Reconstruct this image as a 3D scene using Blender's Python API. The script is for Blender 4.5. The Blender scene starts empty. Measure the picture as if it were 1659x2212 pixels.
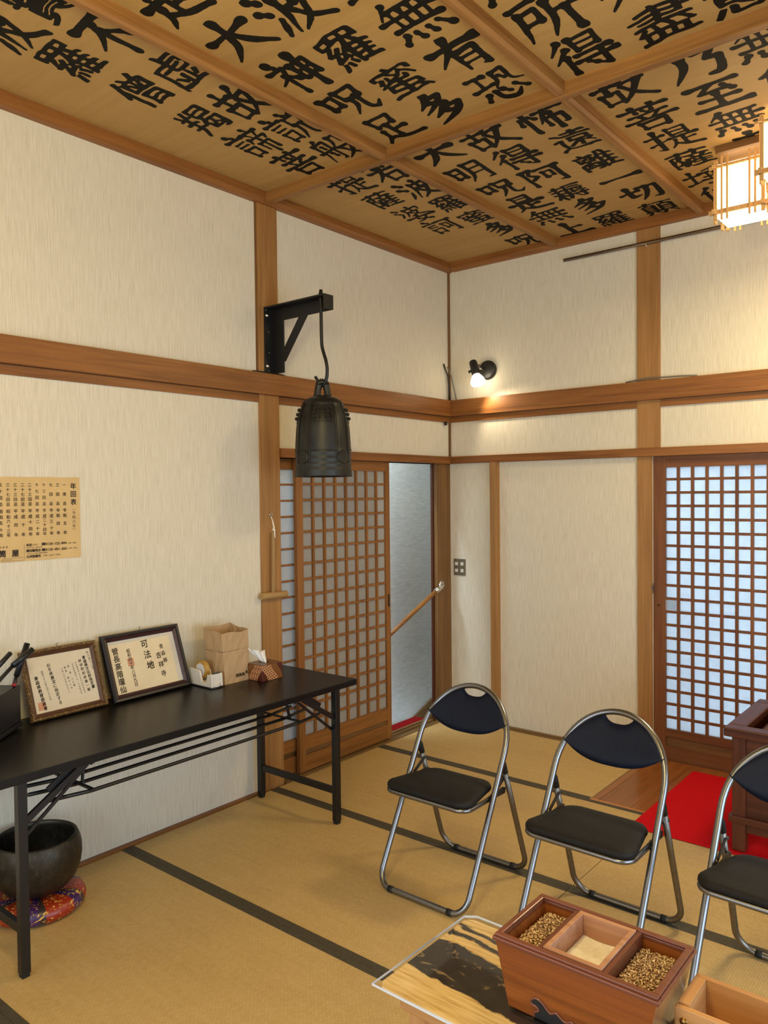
import bpy, bmesh, math, random
import numpy as np
from mathutils import Vector, Matrix

random.seed(7)
RNG = np.random.RandomState(11)
PI = math.pi
SC = bpy.context.scene
COL = SC.collection

# ------------------------------------------------------------------ camera
cam_d = bpy.data.cameras.new('camera')
cam_d.sensor_fit = 'HORIZONTAL'
cam_d.sensor_width = 36.0
cam_d.lens = 1692.60 / 1659.0 * 36.0
cam_d.clip_start = 0.02
cam = bpy.data.objects.new('camera', cam_d)
COL.objects.link(cam)
yw, pt, rl = -0.6861, -0.0247, -0.0104
fw = Vector((math.sin(yw) * math.cos(pt), math.cos(yw) * math.cos(pt), math.sin(pt)))
rt = Vector((math.cos(yw), -math.sin(yw), 0))
up = rt.cross(fw)
rt2 = rt * math.cos(rl) + up * math.sin(rl)
up2 = -rt * math.sin(rl) + up * math.cos(rl)
M3 = Matrix((rt2, up2, -fw)).transposed()
cam.matrix_world = Matrix.Translation((3.1718, -4.6179, 1.6016)) @ M3.to_4x4()
SC.camera = cam

# ------------------------------------------------------------------ light, exposure
SC.view_settings.view_transform = 'Standard'
SC.view_settings.look = 'None'
SC.view_settings.gamma = 1.0
SC.view_settings.use_curve_mapping = False
SC.view_settings.exposure = 0.0
SC.cycles.max_bounces = 8
SC.cycles.diffuse_bounces = 5
SC.cycles.use_denoising = True
SC.cycles.sample_clamp_indirect = 6.0

world = bpy.data.worlds.new('world')
SC.world = world
world.use_nodes = True
world.node_tree.nodes['Background'].inputs[0].default_value = (0.70, 0.86, 1.0, 1)
world.node_tree.nodes['Background'].inputs[1].default_value = 2.2


def light(name, kind, loc, power, color, size=None, target=None, **kw):
    d = bpy.data.lights.new(name, kind)
    d.energy = power
    d.color = color
    if kind == 'AREA':
        d.shape = 'RECTANGLE'
        d.size, d.size_y = size
    elif size:
        d.shadow_soft_size = size
    for k, v in kw.items():
        setattr(d, k, v)
    o = bpy.data.objects.new(name, d)
    COL.objects.link(o)
    o.location = loc
    if target is not None:
        o.rotation_euler = (Vector(target) - Vector(loc)).to_track_quat('-Z', 'Y').to_euler()
    return o


LANTERN_STRENGTH = 4.5
light('daylight_front_window', 'AREA', (2.1, -6.12, 1.15), 46, (0.80, 0.90, 1.0), (3.0, 1.7), (2.1, 0, 1.0))
light('daylight_right_window', 'AREA', (4.52, -2.9, 1.0), 60, (0.60, 0.77, 1.0), (2.6, 1.6), (0, -2.6, 0.9))
light('room_lamp', 'POINT', (2.30, -4.0, 2.55), 76, (1.0, 0.81, 0.36), 0.22)
light('lantern_light', 'AREA', (2.62, -0.86, 2.82), 27, (1.0, 0.80, 0.42), (0.42, 0.42), (2.62, -0.86, 0))
light('stairwell_daylight', 'AREA', (-0.30, -1.0, 2.45), 40, (0.66, 0.82, 1.0), (0.25, 0.6), (-0.35, -0.2, 0.9))
light('spot_bulb_light', 'SPOT', (0.325, -0.130, 2.28), 6.0, (1.0, 0.84, 0.6), 0.03, (0.75, 0.02, 1.70), spot_size=2.1, spot_blend=0.6)

# ------------------------------------------------------------------ materials
MATS = {}


def lin(c):
    return tuple(((v / 255.0) / 12.92 if v / 255.0 <= 0.04045 else ((v / 255.0 + 0.055) / 1.055) ** 2.4) for v in c) + (1.0,)


class NT:
    def __init__(self, name):
        self.m = bpy.data.materials.new(name)
        self.m.use_nodes = True
        self.n = self.m.node_tree.nodes
        self.l = self.m.node_tree.links
        self.b = self.n['Principled BSDF']
        MATS[name] = self.m

    def node(self, t, **kw):
        x = self.n.new(t)
        for k, v in kw.items():
            setattr(x, k, v)
        return x

    def link(self, a, b):
        self.l.new(a, b)

    def coords(self, scale, loc=(0, 0, 0), rot=(0, 0, 0)):
        tc = self.node('ShaderNodeTexCoord')
        mp = self.node('ShaderNodeMapping')
        mp.inputs['Scale'].default_value = scale
        mp.inputs['Location'].default_value = loc
        mp.inputs['Rotation'].default_value = rot
        self.link(tc.outputs['Object'], mp.inputs['Vector'])
        return mp.outputs['Vector']

    def noise(self, vec, scale=1.0, detail=3.0, rough=0.55, dist=0.0):
        x = self.node('ShaderNodeTexNoise')
        x.inputs['Scale'].default_value = scale
        x.inputs['Detail'].default_value = detail
        x.inputs['Roughness'].default_value = rough
        x.inputs['Distortion'].default_value = dist
        self.link(vec, x.inputs['Vector'])
        return x.outputs['Fac']

    def ramp(self, fac, stops, interp='LINEAR'):
        x = self.node('ShaderNodeValToRGB')
        x.color_ramp.interpolation = interp
        e = x.color_ramp.elements
        e.remove(e[1])
        e[0].position, e[0].color = stops[0]
        for p, c in stops[1:]:
            q = e.new(p)
            q.color = c
        self.link(fac, x.inputs['Fac'])
        return x.outputs['Color']

    def mix(self, fac, a, b, mode='MIX'):
        x = self.node('ShaderNodeMix', data_type='RGBA', blend_type=mode)
        for sock, v in ((x.inputs[0], fac), (x.inputs[6], a), (x.inputs[7], b)):
            if hasattr(v, 'is_linked') or hasattr(v, 'links'):
                self.link(v, sock)
            else:
                sock.default_value = v
        return x.outputs[2]

    def bump(self, h, strength=0.3, dist=0.002):
        x = self.node('ShaderNodeBump')
        x.inputs['Strength'].default_value = strength
        x.inputs['Distance'].default_value = dist
        self.link(h, x.inputs['Height'])
        self.link(x.outputs['Normal'], self.b.inputs['Normal'])

    def base(self, c):
        if isinstance(c, tuple):
            self.b.inputs['Base Color'].default_value = c
        else:
            self.link(c, self.b.inputs['Base Color'])

    def set(self, **kw):
        for k, v in kw.items():
            self.b.inputs[k.replace('_', ' ')].default_value = v
        return self


def simple(name, c, rough=0.5, metal=0.0, coat=0.0, var=0.12, scale=60, bump=0.0, spec=0.5):
    t = NT(name)
    c = lin(c)
    f = t.noise(t.coords((scale,) * 3), 1.0, 3)
    d = tuple(v * (1 - var) for v in c[:3]) + (1,)
    u = tuple(min(1, v * (1 + var)) for v in c[:3]) + (1,)
    t.base(t.ramp(f, [(0.3, d), (0.7, u)]))
    t.set(Roughness=rough, Metallic=metal, Coat_Weight=coat, Specular_IOR_Level=spec)
    if bump:
        t.bump(f, bump, 0.001)
    return t.m


def wood(name, dark, light_, axis, rough=0.5, coat=0.0, fine=55.0, spec=0.4):
    t = NT(name)
    s = [fine] * 3
    s['xyz'.index(axis)] = fine * 0.035
    v = t.coords(tuple(s))
    f1 = t.noise(v, 1.0, 4, 0.6, 0.6)
    s2 = [9.0] * 3
    s2['xyz'.index(axis)] = 0.7
    f2 = t.noise(t.coords(tuple(s2)), 1.0, 2, 0.5, 1.5)
    wv = t.node('ShaderNodeMath', operation='MULTIPLY_ADD')
    t.link(f2, wv.inputs[0])
    wv.inputs[1].default_value = 0.75
    t.link(f1, wv.inputs[2])
    sc = t.node('ShaderNodeMath', operation='MULTIPLY')
    t.link(wv.outputs[0], sc.inputs[0])
    sc.inputs[1].default_value = 0.57
    d, l_ = lin(dark), lin(light_)
    mid = tuple((a + b) / 2 for a, b in zip(d, l_))
    t.base(t.ramp(sc.outputs[0], [(0.33, d), (0.48, mid), (0.66, l_)]))
    t.set(Roughness=rough, Coat_Weight=coat, Specular_IOR_Level=spec)
    t.bump(f1, 0.12, 0.0006)
    return t.m


def make_materials():
    for ax in 'xyz':
        wood('trim_wood_' + ax, (108, 64, 26), (152, 98, 46), ax, 0.42)
        wood('beam_wood_' + ax, (118, 76, 32), (160, 112, 56), ax, 0.5)
        wood('post_wood_' + ax, (134, 92, 46), (172, 126, 72), ax, 0.5)
        wood('door_wood_' + ax, (112, 69, 27), (152, 100, 47), ax, 0.4)
        wood('entrance_wood_' + ax, (92, 52, 24), (130, 80, 42), ax, 0.42)
        wood('red_wood_' + ax, (60, 28, 14), (96, 48, 27), ax, 0.38)
        wood('incense_wood_' + ax, (104, 50, 16), (152, 84, 32), ax, 0.28, 0.4)
        wood('incense_rim_' + ax, (92, 48, 30), (128, 72, 48), ax, 0.35, 0.2)
        wood('tray_wood_' + ax, (170, 118, 62), (208, 156, 96), ax, 0.5)
        wood('insert_wood_' + ax, (150, 98, 66), (196, 150, 116), ax, 0.6)
        wood('jamb_wood_' + ax, (92, 62, 28), (134, 96, 52), ax, 0.5)
        wood('lamp_wood_' + ax, (190, 140, 78), (222, 176, 112), ax, 0.5)
    wood('floor_board_wood', (108, 58, 20), (160, 96, 42), 'y', 0.28, 0.25, 30)
    wood('floor_edge_wood', (160, 92, 34), (200, 128, 58), 'x', 0.3, 0.2, 40)
    wood('mallet_wood', (140, 108, 64), (172, 138, 90), 'z', 0.6)
    wood('mallet_head_wood', (150, 116, 66), (180, 144, 92), 'y', 0.6)
    wood('sill_wood_x', (92, 68, 34), (132, 102, 58), 'x', 0.5)
    wood('sill_wood_y', (92, 68, 34), (132, 102, 58), 'y', 0.5)
    # wall paper with vertical streaks
    for nm, c1, c2 in (('wallpaper', (208, 199, 175), (226, 217, 196)),):
        t = NT(nm)
        f = t.noise(t.coords((230, 230, 8)), 1.0, 3, 0.6)
        g = t.noise(t.coords((60, 60, 25)), 1.0, 2)
        t.base(t.mix(0.15, t.ramp(f, [(0.36, lin(c1)), (0.6, lin(c2))]), t.ramp(g, [(0.3, lin(c1)), (0.7, lin(c2))])))
        t.set(Roughness=0.75, Specular_IOR_Level=0.25)
        t.bump(f, 0.3, 0.002)
    t = NT('stair_wallpaper')
    f = t.noise(t.coords((14, 14, 120)), 1.0, 4, 0.6)
    t.base(t.ramp(f, [(0.3, lin((190, 187, 178))), (0.7, lin((212, 211, 206)))]))
    t.set(Roughness=0.8)
    t.bump(f, 0.12, 0.001)
    # ceiling board
    t = NT('ceiling_board')
    f = t.noise(t.coords((1.2, 26, 26)), 1.0, 4, 0.6, 0.8)
    g = t.noise(t.coords((2.2, 2.2, 2)), 1.0, 3)
    h = t.noise(t.coords((260, 260, 260)), 1.0, 2)
    c = t.ramp(f, [(0.3, lin((160, 124, 66))), (0.7, lin((180, 142, 82)))])
    c = t.mix(0.35, c, t.ramp(g, [(0.3, lin((150, 114, 56))), (0.7, lin((186, 148, 86)))]))
    t.base(t.mix(0.12, c, t.ramp(h, [(0.3, lin((150, 104, 46))), (0.7, lin((228, 188, 124)))])))
    t.set(Roughness=0.6, Specular_IOR_Level=0.3)
    simple('ink', (22, 20, 14), 0.7, var=0.25, scale=30, spec=0.15)
    simple('ink_brown', (70, 58, 44), 0.7)
    simple('ink_print', (48, 34, 24), 0.7)
    # tatami (weft ridges run across the mat, warp lines along it)
    t = NT('tatami')
    v = t.coords((1, 1, 1))
    br = t.node('ShaderNodeTexBrick')
    br.offset = 0.5
    br.inputs['Scale'].default_value = 1.0
    br.inputs['Brick Width'].default_value = 0.0165
    br.inputs['Row Height'].default_value = 0.0085
    br.inputs['Mortar Size'].default_value = 0.0011
    br.inputs['Mortar Smooth'].default_value = 0.6
    br.inputs['Bias'].default_value = 0.0
    br.inputs['Color1'].default_value = lin((202, 172, 114))
    br.inputs['Color2'].default_value = lin((188, 156, 98))
    br.inputs['Mortar'].default_value = lin((160, 128, 78))
    vr = t.coords((1, 1, 1), rot=(0, 0, PI / 2))
    t.link(vr, br.inputs['Vector'])
    n2 = t.noise(t.coords((3, 40, 3)), 1.0, 3)
    n3 = t.noise(t.coords((2.5, 2.5, 2.5)), 1.0, 2)
    c = t.mix(0.25, br.outputs['Color'], t.ramp(n2, [(0.3, lin((180, 148, 90))), (0.7, lin((206, 176, 118)))]))
    t.base(t.mix(0.25, c, t.ramp(n3, [(0.3, lin((182, 150, 92))), (0.7, lin((204, 172, 112)))])))
    t.set(Roughness=0.55, Specular_IOR_Level=0.3)
    t.bump(br.outputs['Fac'], -0.5, 0.0016)
    t = NT('tatami_edge')
    f = t.noise(t.coords((400, 60, 60)), 1.0, 2)
    t.base(t.ramp(f, [(0.3, lin((52, 46, 32))), (0.7, lin((84, 76, 56)))]))
    t.set(Roughness=0.7)
    t.bump(f, 0.3, 0.001)
    # papers
    for nm, c in (('certificate_paper', (222, 208, 182)), ('certificate_paper_light', (228, 210, 174)), ('poster_paper', (216, 184, 128)),
                  ('mount_paper', (206, 200, 186)), ('kraft_paper', (186, 154, 114)), ('white_paper', (234, 232, 226))):
        t = NT(nm)
        f = t.noise(t.coords((9, 9, 9)), 1.0, 4)
        g = t.noise(t.coords((300, 300, 300)), 1.0, 2)
        L = lin(c)
        t.base(t.mix(0.3, t.ramp(f, [(0.3, tuple(x * 0.88 for x in L[:3]) + (1,)), (0.7, L)]), t.ramp(g, [(0.3, tuple(x * 0.9 for x in L[:3]) + (1,)), (0.7, L)])))
        t.set(Roughness=0.8, Specular_IOR_Level=0.25)
    simple('seal_red', (196, 140, 106), 0.8)
    simple('seal_red_frame', (200, 128, 92), 0.8)
    # metals, plastics
    simple('black_steel', (16, 16, 17), 0.38, 0.0, var=0.2)
    simple('black_plastic', (20, 21, 25), 0.42, var=0.15)
    simple('bracket_black', (13, 13, 13), 0.5, var=0.2)
    t = NT('table_laminate')
    f = t.noise(t.coords((900, 900, 900)), 1.0, 1)
    t.base(t.ramp(f, [(0.3, lin((11, 11, 11))), (0.7, lin((17, 17, 16)))]))
    t.set(Roughness=0.32, Specular_IOR_Level=0.32)
    simple('rubber', (14, 13, 12), 0.7)
    simple('chrome_tube', (136, 138, 142), 0.28, 1.0, var=0.04)
    simple('dull_steel', (128, 124, 116), 0.4, 1.0, var=0.1)
    simple('hinge_steel', (66, 64, 62), 0.5, 0.5)
    simple('chrome', (215, 215, 215), 0.12, 1.0, var=0.02)
    simple('brass', (150, 112, 58), 0.35, 1.0, var=0.15)
    simple('rail_metal', (150, 138, 128), 0.22, 1.0, var=0.1)
    t = NT('bronze_dark')
    f = t.noise(t.coords((18, 18, 8)), 1.0, 5, 0.6)
    t.base(t.ramp(f, [(0.3, lin((28, 28, 25))), (0.7, lin((54, 53, 47)))]))
    t.set(Roughness=0.42, Metallic=0.5)
    t.bump(f, 0.15, 0.001)
    t = NT('bronze_bowl')
    f = t.noise(t.coords((45, 45, 30)), 1.0, 6, 0.7)
    t.base(t.ramp(f, [(0.3, lin((50, 45, 36))), (0.55, lin((66, 60, 49))), (0.75, lin((90, 82, 70)))]))
    t.set(Roughness=0.45, Metallic=0.75)
    t.bump(f, 0.2, 0.001)
    # fabrics
    t = NT('navy_fabric')
    f = t.noise(t.coords((500, 80, 80)), 1.0, 2)
    g = t.noise(t.coords((80, 80, 500)), 1.0, 2)
    t.base(t.mix(0.5, t.ramp(f, [(0.3, lin((6, 11, 22))), (0.7, lin((16, 27, 48)))]), t.ramp(g, [(0.3, lin((6, 11, 22))), (0.7, lin((16, 27, 48)))])))
    t.set(Roughness=0.6, Specular_IOR_Level=0.25)
    t.bump(f, 0.2, 0.0006)
    simple('seat_leatherette', (19, 18, 17), 0.62, var=0.12, scale=400, bump=0.25, spec=0.3)
    simple('red_felt', (196, 14, 22), 0.9, var=0.1, scale=300, bump=0.3, spec=0.1)
    simple('dark_red_felt', (132, 16, 18), 0.9, var=0.1, scale=300, spec=0.1)
    t = NT('brocade')
    tc = t.node('ShaderNodeTexCoord')
    sp = t.node('ShaderNodeSeparateXYZ')
    t.link(tc.outputs['Object'], sp.inputs[0])
    at = t.node('ShaderNodeMath', operation='ARCTAN2')
    t.link(sp.outputs['Y'], at.inputs[0])
    t.link(sp.outputs['X'], at.inputs[1])
    ml = t.node('ShaderNodeMath', operation='MULTIPLY_ADD')
    t.link(at.outputs[0], ml.inputs[0])
    ml.inputs[1].default_value = 6 / (2 * PI)
    ml.inputs[2].default_value = 3.28
    fr = t.node('ShaderNodeMath', operation='FRACT')
    t.link(ml.outputs[0], fr.inputs[0])
    band = t.ramp(fr.outputs[0], [(0.0, lin((148, 42, 18))), (0.62, lin((58, 32, 84))), (0.86, lin((52, 40, 40)))], 'CONSTANT')
    vo = t.node('ShaderNodeTexVoronoi')
    vo.inputs['Scale'].default_value = 46
    t.link(tc.outputs['Object'], vo.inputs['Vector'])
    nz = t.noise(t.coords((38, 38, 38)), 1.0, 2, 0.5, 2.5)
    gm = t.ramp(nz, [(0.0, (0, 0, 0, 1)), (0.60, (0, 0, 0, 1)), (0.63, (1, 1, 1, 1))])
    t.base(t.mix(gm, band, lin((214, 160, 74))))
    t.set(Roughness=0.35, Specular_IOR_Level=0.6)
    t.bump(nz, 0.4, 0.002)
    # gilded carved frame
    t = NT('gilt_carving')
    nz = t.noise(t.coords((150, 150, 150)), 1.0, 3, 0.6, 2.0)
    t.base(t.ramp(nz, [(0.48, lin((84, 58, 32))), (0.68, lin((190, 152, 88)))]))
    t.set(Roughness=0.4, Metallic=0.35)
    t.bump(nz, 0.8, 0.004)
    simple('frame_brown', (84, 52, 30), 0.4, var=0.2)
    simple('frame_black', (26, 20, 22), 0.35, var=0.2)
    simple('frame_maroon', (58, 30, 32), 0.35, var=0.2)
    t = NT('glass')
    t.set(Base_Color=(1, 1, 1, 1), Roughness=0.0, Transmission_Weight=1.0, IOR=1.06)
    gl = t.node('ShaderNodeBsdfGlossy')
    gl.inputs['Roughness'].default_value = 0.02
    tr = t.node('ShaderNodeBsdfTransparent')
    lw = t.node('ShaderNodeFresnel')
    lw.inputs['IOR'].default_value = 1.45
    ms = t.node('ShaderNodeMixShader')
    ge = t.node('ShaderNodeNewGeometry')
    iv = t.node('ShaderNodeMath', operation='SUBTRACT')
    iv.inputs[0].default_value = 1.0
    t.link(ge.outputs['Backfacing'], iv.inputs[1])
    mu = t.node('ShaderNodeMath', operation='MULTIPLY')
    t.link(lw.outputs[0], mu.inputs[0])
    t.link(iv.outputs[0], mu.inputs[1])
    t.link(mu.outputs[0], ms.inputs[0])
    t.link(tr.outputs[0], ms.inputs[1])
    t.link(gl.outputs[0], ms.inputs[2])
    t.link(ms.outputs[0], t.n['Material Output'].inputs[0])
    # acrylic: same recipe
    MATS['acrylic'] = t.m
    simple('acrylic_edge_glare', (214, 222, 228), 0.15, var=0.03)  # sky reflection on the sheet edges painted as pale colour
    # translucent paper panes; stairwell light put into colour: front shoji dimmed, rear brightened
    for nm, c, ka in (('shoji_paper_dim', (196, 192, 184), 0.45), ('shoji_paper_lit', (216, 218, 220), 0.55), ('frosted_pane', (232, 236, 240), 0.92)):
        t = NT(nm)
        f = t.noise(t.coords((30, 30, 30)), 1.0, 4)
        L = lin(c)
        col = t.ramp(f, [(0.3, tuple(x * 0.93 for x in L[:3]) + (1,)), (0.7, L)])
        df = t.node('ShaderNodeBsdfDiffuse')
        tl = t.node('ShaderNodeBsdfTranslucent')
        ms = t.node('ShaderNodeMixShader')
        t.link(col, df.inputs[0])
        t.link(col, tl.inputs[0])
        ms.inputs[0].default_value = ka
        t.link(df.outputs[0], ms.inputs[1])
        t.link(tl.outputs[0], ms.inputs[2])
        t.link(ms.outputs[0], t.n['Material Output'].inputs[0])
    # lamp papers (they give off light)
    for nm, c, s in (('lamp_paper', (1.0, 0.84, 0.54, 1), LANTERN_STRENGTH), ('bulb_glow', (1.0, 0.86, 0.62, 1), 12.0)):
        t = NT(nm)
        t.base((0.9, 0.88, 0.82, 1))
        t.b.inputs['Emission Color'].default_value = c
        t.b.inputs['Emission Strength'].default_value = s
    # figured table top
    t = NT('figured_top')
    tc = t.node('ShaderNodeTexCoord')
    sp = t.node('ShaderNodeSeparateXYZ')
    t.link(tc.outputs['Object'], sp.inputs[0])
    nd = t.noise(t.coords((7, 13, 7)), 1.0, 5, 0.62, 0.6)
    a1 = t.node('ShaderNodeMath', operation='MULTIPLY_ADD')
    t.link(sp.outputs['X'], a1.inputs[0])
    a1.inputs[1].default_value = 0.10
    t.link(sp.outputs['Y'], a1.inputs[2])
    a2 = t.node('ShaderNodeMath', operation='MULTIPLY_ADD')
    t.link(nd, a2.inputs[0])
    a2.inputs[1].default_value = 0.055
    t.link(a1.outputs[0], a2.inputs[2])
    mr = t.node('ShaderNodeMapRange')
    t.link(a2.outputs[0], mr.inputs['Value'])
    mr.inputs['From Min'].default_value = 0.0
    mr.inputs['From Max'].default_value = 0.36
    grain = t.noise(t.coords((10, 150, 10)), 1.0, 4, 0.6, 0.4)
    pale = t.ramp(grain, [(0.3, lin((186, 152, 92))), (0.5, lin((216, 186, 126))), (0.7, lin((232, 208, 154)))])
    dk = t.noise(t.coords((16, 30, 16)), 1.0, 5, 0.65, 1.8)
    darkc = t.ramp(dk, [(0.3, lin((20, 22, 28))), (0.6, lin((44, 44, 46))), (0.7, lin((150, 128, 92)))])
    W, B = (1, 1, 1, 1), (0, 0, 0, 1)
    mask = t.ramp(mr.outputs['Result'], [(0.0, B), (0.335, B), (0.345, W), (0.640, W), (0.650, B), (0.715, B), (0.725, W), (0.755, W), (0.765, B), (0.80, B), (0.808, W), (0.83, W), (0.84, B)])
    t.base(t.mix(mask, pale, darkc))
    t.set(Roughness=0.22, Coat_Weight=0.6, Coat_Roughness=0.05)
    # lacquer tissue-box cover
    t = NT('lacquer_pattern')
    tc = t.node('ShaderNodeTexCoord')
    vo = t.node('ShaderNodeTexVoronoi', feature='DISTANCE_TO_EDGE')
    vo.inputs['Scale'].default_value = 105
    vo.inputs['Randomness'].default_value = 0.0
    t.link(t.coords((1, 1, 1), rot=(0.785, 0.615, 0.785)), vo.inputs['Vector'])
    hexc = t.ramp(vo.outputs['Distance'], [(0.0, lin((196, 142, 96))), (0.13, lin((196, 142, 96))), (0.2, lin((84, 38, 22)))])
    sp = t.node('ShaderNodeSeparateXYZ')
    t.link(tc.outputs['Object'], sp.inputs[0])
    m1 = t.node('ShaderNodeMath', operation='MULTIPLY_ADD')
    t.link(sp.outputs['Z'], m1.inputs[0])
    m1.inputs[1].default_value = 0.7
    t.link(sp.outputs['Y'], m1.inputs[2])
    m2 = t.node('ShaderNodeMath', operation='MULTIPLY_ADD')
    t.link(sp.outputs['X'], m2.inputs[0])
    m2.inputs[1].default_value = -1.0
    t.link(m1.outputs[0], m2.inputs[2])
    m3 = t.node('ShaderNodeMath', operation='MULTIPLY_ADD')
    t.link(m2.outputs[0], m3.inputs[0])
    m3.inputs[1].default_value = 7.0
    m3.inputs[2].default_value = 4.55
    fr = t.node('ShaderNodeMath', operation='FRACT')
    t.link(m3.outputs[0], fr.inputs[0])
    bw = t.ramp(fr.outputs[0], [(0.0, W), (0.46, B)], 'CONSTANT')
    stripe = t.ramp(fr.outputs[0], [(0.0, lin((92, 40, 22))), (0.48, lin((122, 76, 34))), (0.72, lin((80, 30, 20)))], 'CONSTANT')
    t.base(t.mix(bw, stripe, hexc))
    t.set(Roughness=0.3, Coat_Weight=0.3)
    simple('lacquer_top', (104, 66, 40), 0.35, var=0.15)
    simple('tape_body', (214, 208, 196), 0.4, var=0.04)
    simple('tape_hub', (206, 206, 208), 0.5, var=0.04)
    t = NT('tape_roll')
    t.base(lin((176, 136, 62)))
    t.set(Roughness=0.25, Coat_Weight=0.4)
    simple('switch_plate', (116, 106, 86), 0.4, 0.3, var=0.1)
    simple('switch_key', (214, 206, 188), 0.5, var=0.05)
    simple('cord_white', (232, 224, 206), 0.8)
    simple('cable_black', (20, 18, 18), 0.5)
    simple('cable_grey', (112, 106, 96), 0.5)
    simple('lamp_black', (30, 28, 26), 0.45)
    simple('red_plastic', (150, 30, 38), 0.4)
    simple('logo_grey', (74, 76, 82), 0.5)
    simple('ash', (228, 225, 220), 0.95, var=0.08, scale=120, bump=0.2, spec=0.1)
    simple('ground_grey', (150, 150, 150), 0.9)
    t = NT('incense_chip')
    oi = t.node('ShaderNodeTexCoord')
    f = t.noise(t.coords((260, 260, 260)), 1.0, 1)
    t.base(t.ramp(f, [(0.32, lin((76, 48, 26))), (0.50, lin((150, 110, 68))), (0.62, lin((238, 216, 176)))]))  # palest stop paints bright glints on the chips
    t.set(Roughness=0.5)


make_materials()


# ------------------------------------------------------------------ mesh tools
class MB:
    """collects shapes, becomes ONE mesh"""

    def __init__(self):
        self.v, self.f, self.mi, self.sm = [], [], [], []

    def add(self, verts, faces, mi=0, smooth=False):
        o = len(self.v)
        self.v += [tuple(p) for p in verts]
        for fc in faces:
            self.f.append([i + o for i in fc])
            self.mi.append(mi)
            self.sm.append(smooth)
        return self

    def box(self, x0, x1, y0, y1, z0, z1, mi=0):
        x0, x1 = min(x0, x1), max(x0, x1)
        y0, y1 = min(y0, y1), max(y0, y1)
        z0, z1 = min(z0, z1), max(z0, z1)
        p = [(x0, y0, z0), (x1, y0, z0), (x1, y1, z0), (x0, y1, z0), (x0, y0, z1), (x1, y0, z1), (x1, y1, z1), (x0, y1, z1)]
        return self.add(p, [(3, 2, 1, 0), (4, 5, 6, 7), (0, 1, 5, 4), (1, 2, 6, 5), (2, 3, 7, 6), (3, 0, 4, 7)], mi)

    def bar(self, a, b, w, h, mi=0, upv=(0, 0, 1)):
        """rectangular bar from a to b, w sideways, h along upv"""
        a, b = Vector(a), Vector(b)
        d = (b - a).normalized()
        s = d.cross(Vector(upv))
        if s.length < 1e-4:
            s = d.cross(Vector((1, 0, 0)))
        s.normalize()
        u = s.cross(d).normalized()
        p = []
        for q in (a, b):
            for i, j in ((-1, -1), (1, -1), (1, 1), (-1, 1)):
                p.append(q + s * (i * w / 2) + u * (j * h / 2))
        return self.add(p, [(3, 2, 1, 0), (4, 5, 6, 7), (0, 1, 5, 4), (1, 2, 6, 5), (2, 3, 7, 6), (3, 0, 4, 7)], mi)

    def tube(self, path, r, n=10, mi=0, closed=False, caps=True):
        P = [Vector(p) for p in path]
        m = len(P)
        R = r if isinstance(r, (list, tuple)) else [r] * m
        T = []
        for i in range(m):
            if closed:
                t = P[(i + 1) % m] - P[i - 1]
            else:
                t = P[min(i + 1, m - 1)] - P[max(i - 1, 0)]
            T.append(t.normalized())
        ref = Vector((0, 0, 1)) if abs(T[0].z) < 0.9 else Vector((1, 0, 0))
        u = T[0].cross(ref).normalized()
        vs = []
        for i in range(m):
            u = (u - T[i] * u.dot(T[i])).normalized()
            w = T[i].cross(u)
            for k in range(n):
                a = 2 * PI * k / n
                vs.append(P[i] + (u * math.cos(a) + w * math.sin(a)) * R[i])
        fs = []
        for i in range(m if closed else m - 1):
            j = (i + 1) % m
            for k in range(n):
                k2 = (k + 1) % n
                fs.append((i * n + k, i * n + k2, j * n + k2, j * n + k))
        self.add(vs, fs, mi, True)
        if caps and not closed:
            o = len(self.v) - len(vs)
            self.f.append([o + k for k in range(n)][::-1]); self.mi.append(mi); self.sm.append(False)
            self.f.append([o + (m - 1) * n + k for k in range(n)]); self.mi.append(mi); self.sm.append(False)
        return self

    def lathe(self, prof, n=40, c=(0, 0, 0), mi=0, axis='z', smooth=True):
        vs, fs = [], []
        m = len(prof)
        for r, z in prof:
            for k in range(n):
                a = 2 * PI * k / n
                q = (r * math.cos(a), r * math.sin(a), z)
                if axis == 'x':
                    q = (q[2], q[0], q[1])
                elif axis == 'y':
                    q = (q[1], q[2], q[0])
                vs.append((q[0] + c[0], q[1] + c[1], q[2] + c[2]))
        for i in range(m - 1):
            for k in range(n):
                k2 = (k + 1) % n
                fs.append((i * n + k, i * n + k2, (i + 1) * n + k2, (i + 1) * n + k))
        return self.add(vs, fs, mi, smooth)

    def prism(self, poly, d0, d1, plane='xz', mi=0):
        """poly in a plane, thickness from d0 to d1 along the remaining axis"""
        n = len(poly)
        vs = []
        for d in (d0, d1):
            for a, b in poly:
                vs.append({'xz': (a, d, b), 'xy': (a, b, d), 'yz': (d, a, b)}[plane])
        fs = [list(range(n))[::-1], [n + i for i in range(n)]]
        for i in range(n):
            j = (i + 1) % n
            fs.append((i, j, n + j, n + i))
        return self.add(vs, fs, mi)

    def sphere(self, c, r, nu=10, nv=6, mi=0, sc=(1, 1, 1)):
        vs, fs = [], []
        for i in range(nv + 1):
            t = PI * i / nv
            for k in range(nu):
                a = 2 * PI * k / nu
                vs.append((c[0] + sc[0] * r * math.sin(t) * math.cos(a), c[1] + sc[1] * r * math.sin(t) * math.sin(a), c[2] + sc[2] * r * math.cos(t)))
        for i in range(nv):
            for k in range(nu):
                k2 = (k + 1) % nu
                fs.append((i * nu + k, (i + 1) * nu + k, (i + 1) * nu + k2, i * nu + k2))
        return self.add(vs, fs, mi, True)


def wloc(o):
    v = Vector((0, 0, 0))
    while o is not None:
        v += o.location
        o = o.parent
    return v


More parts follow.
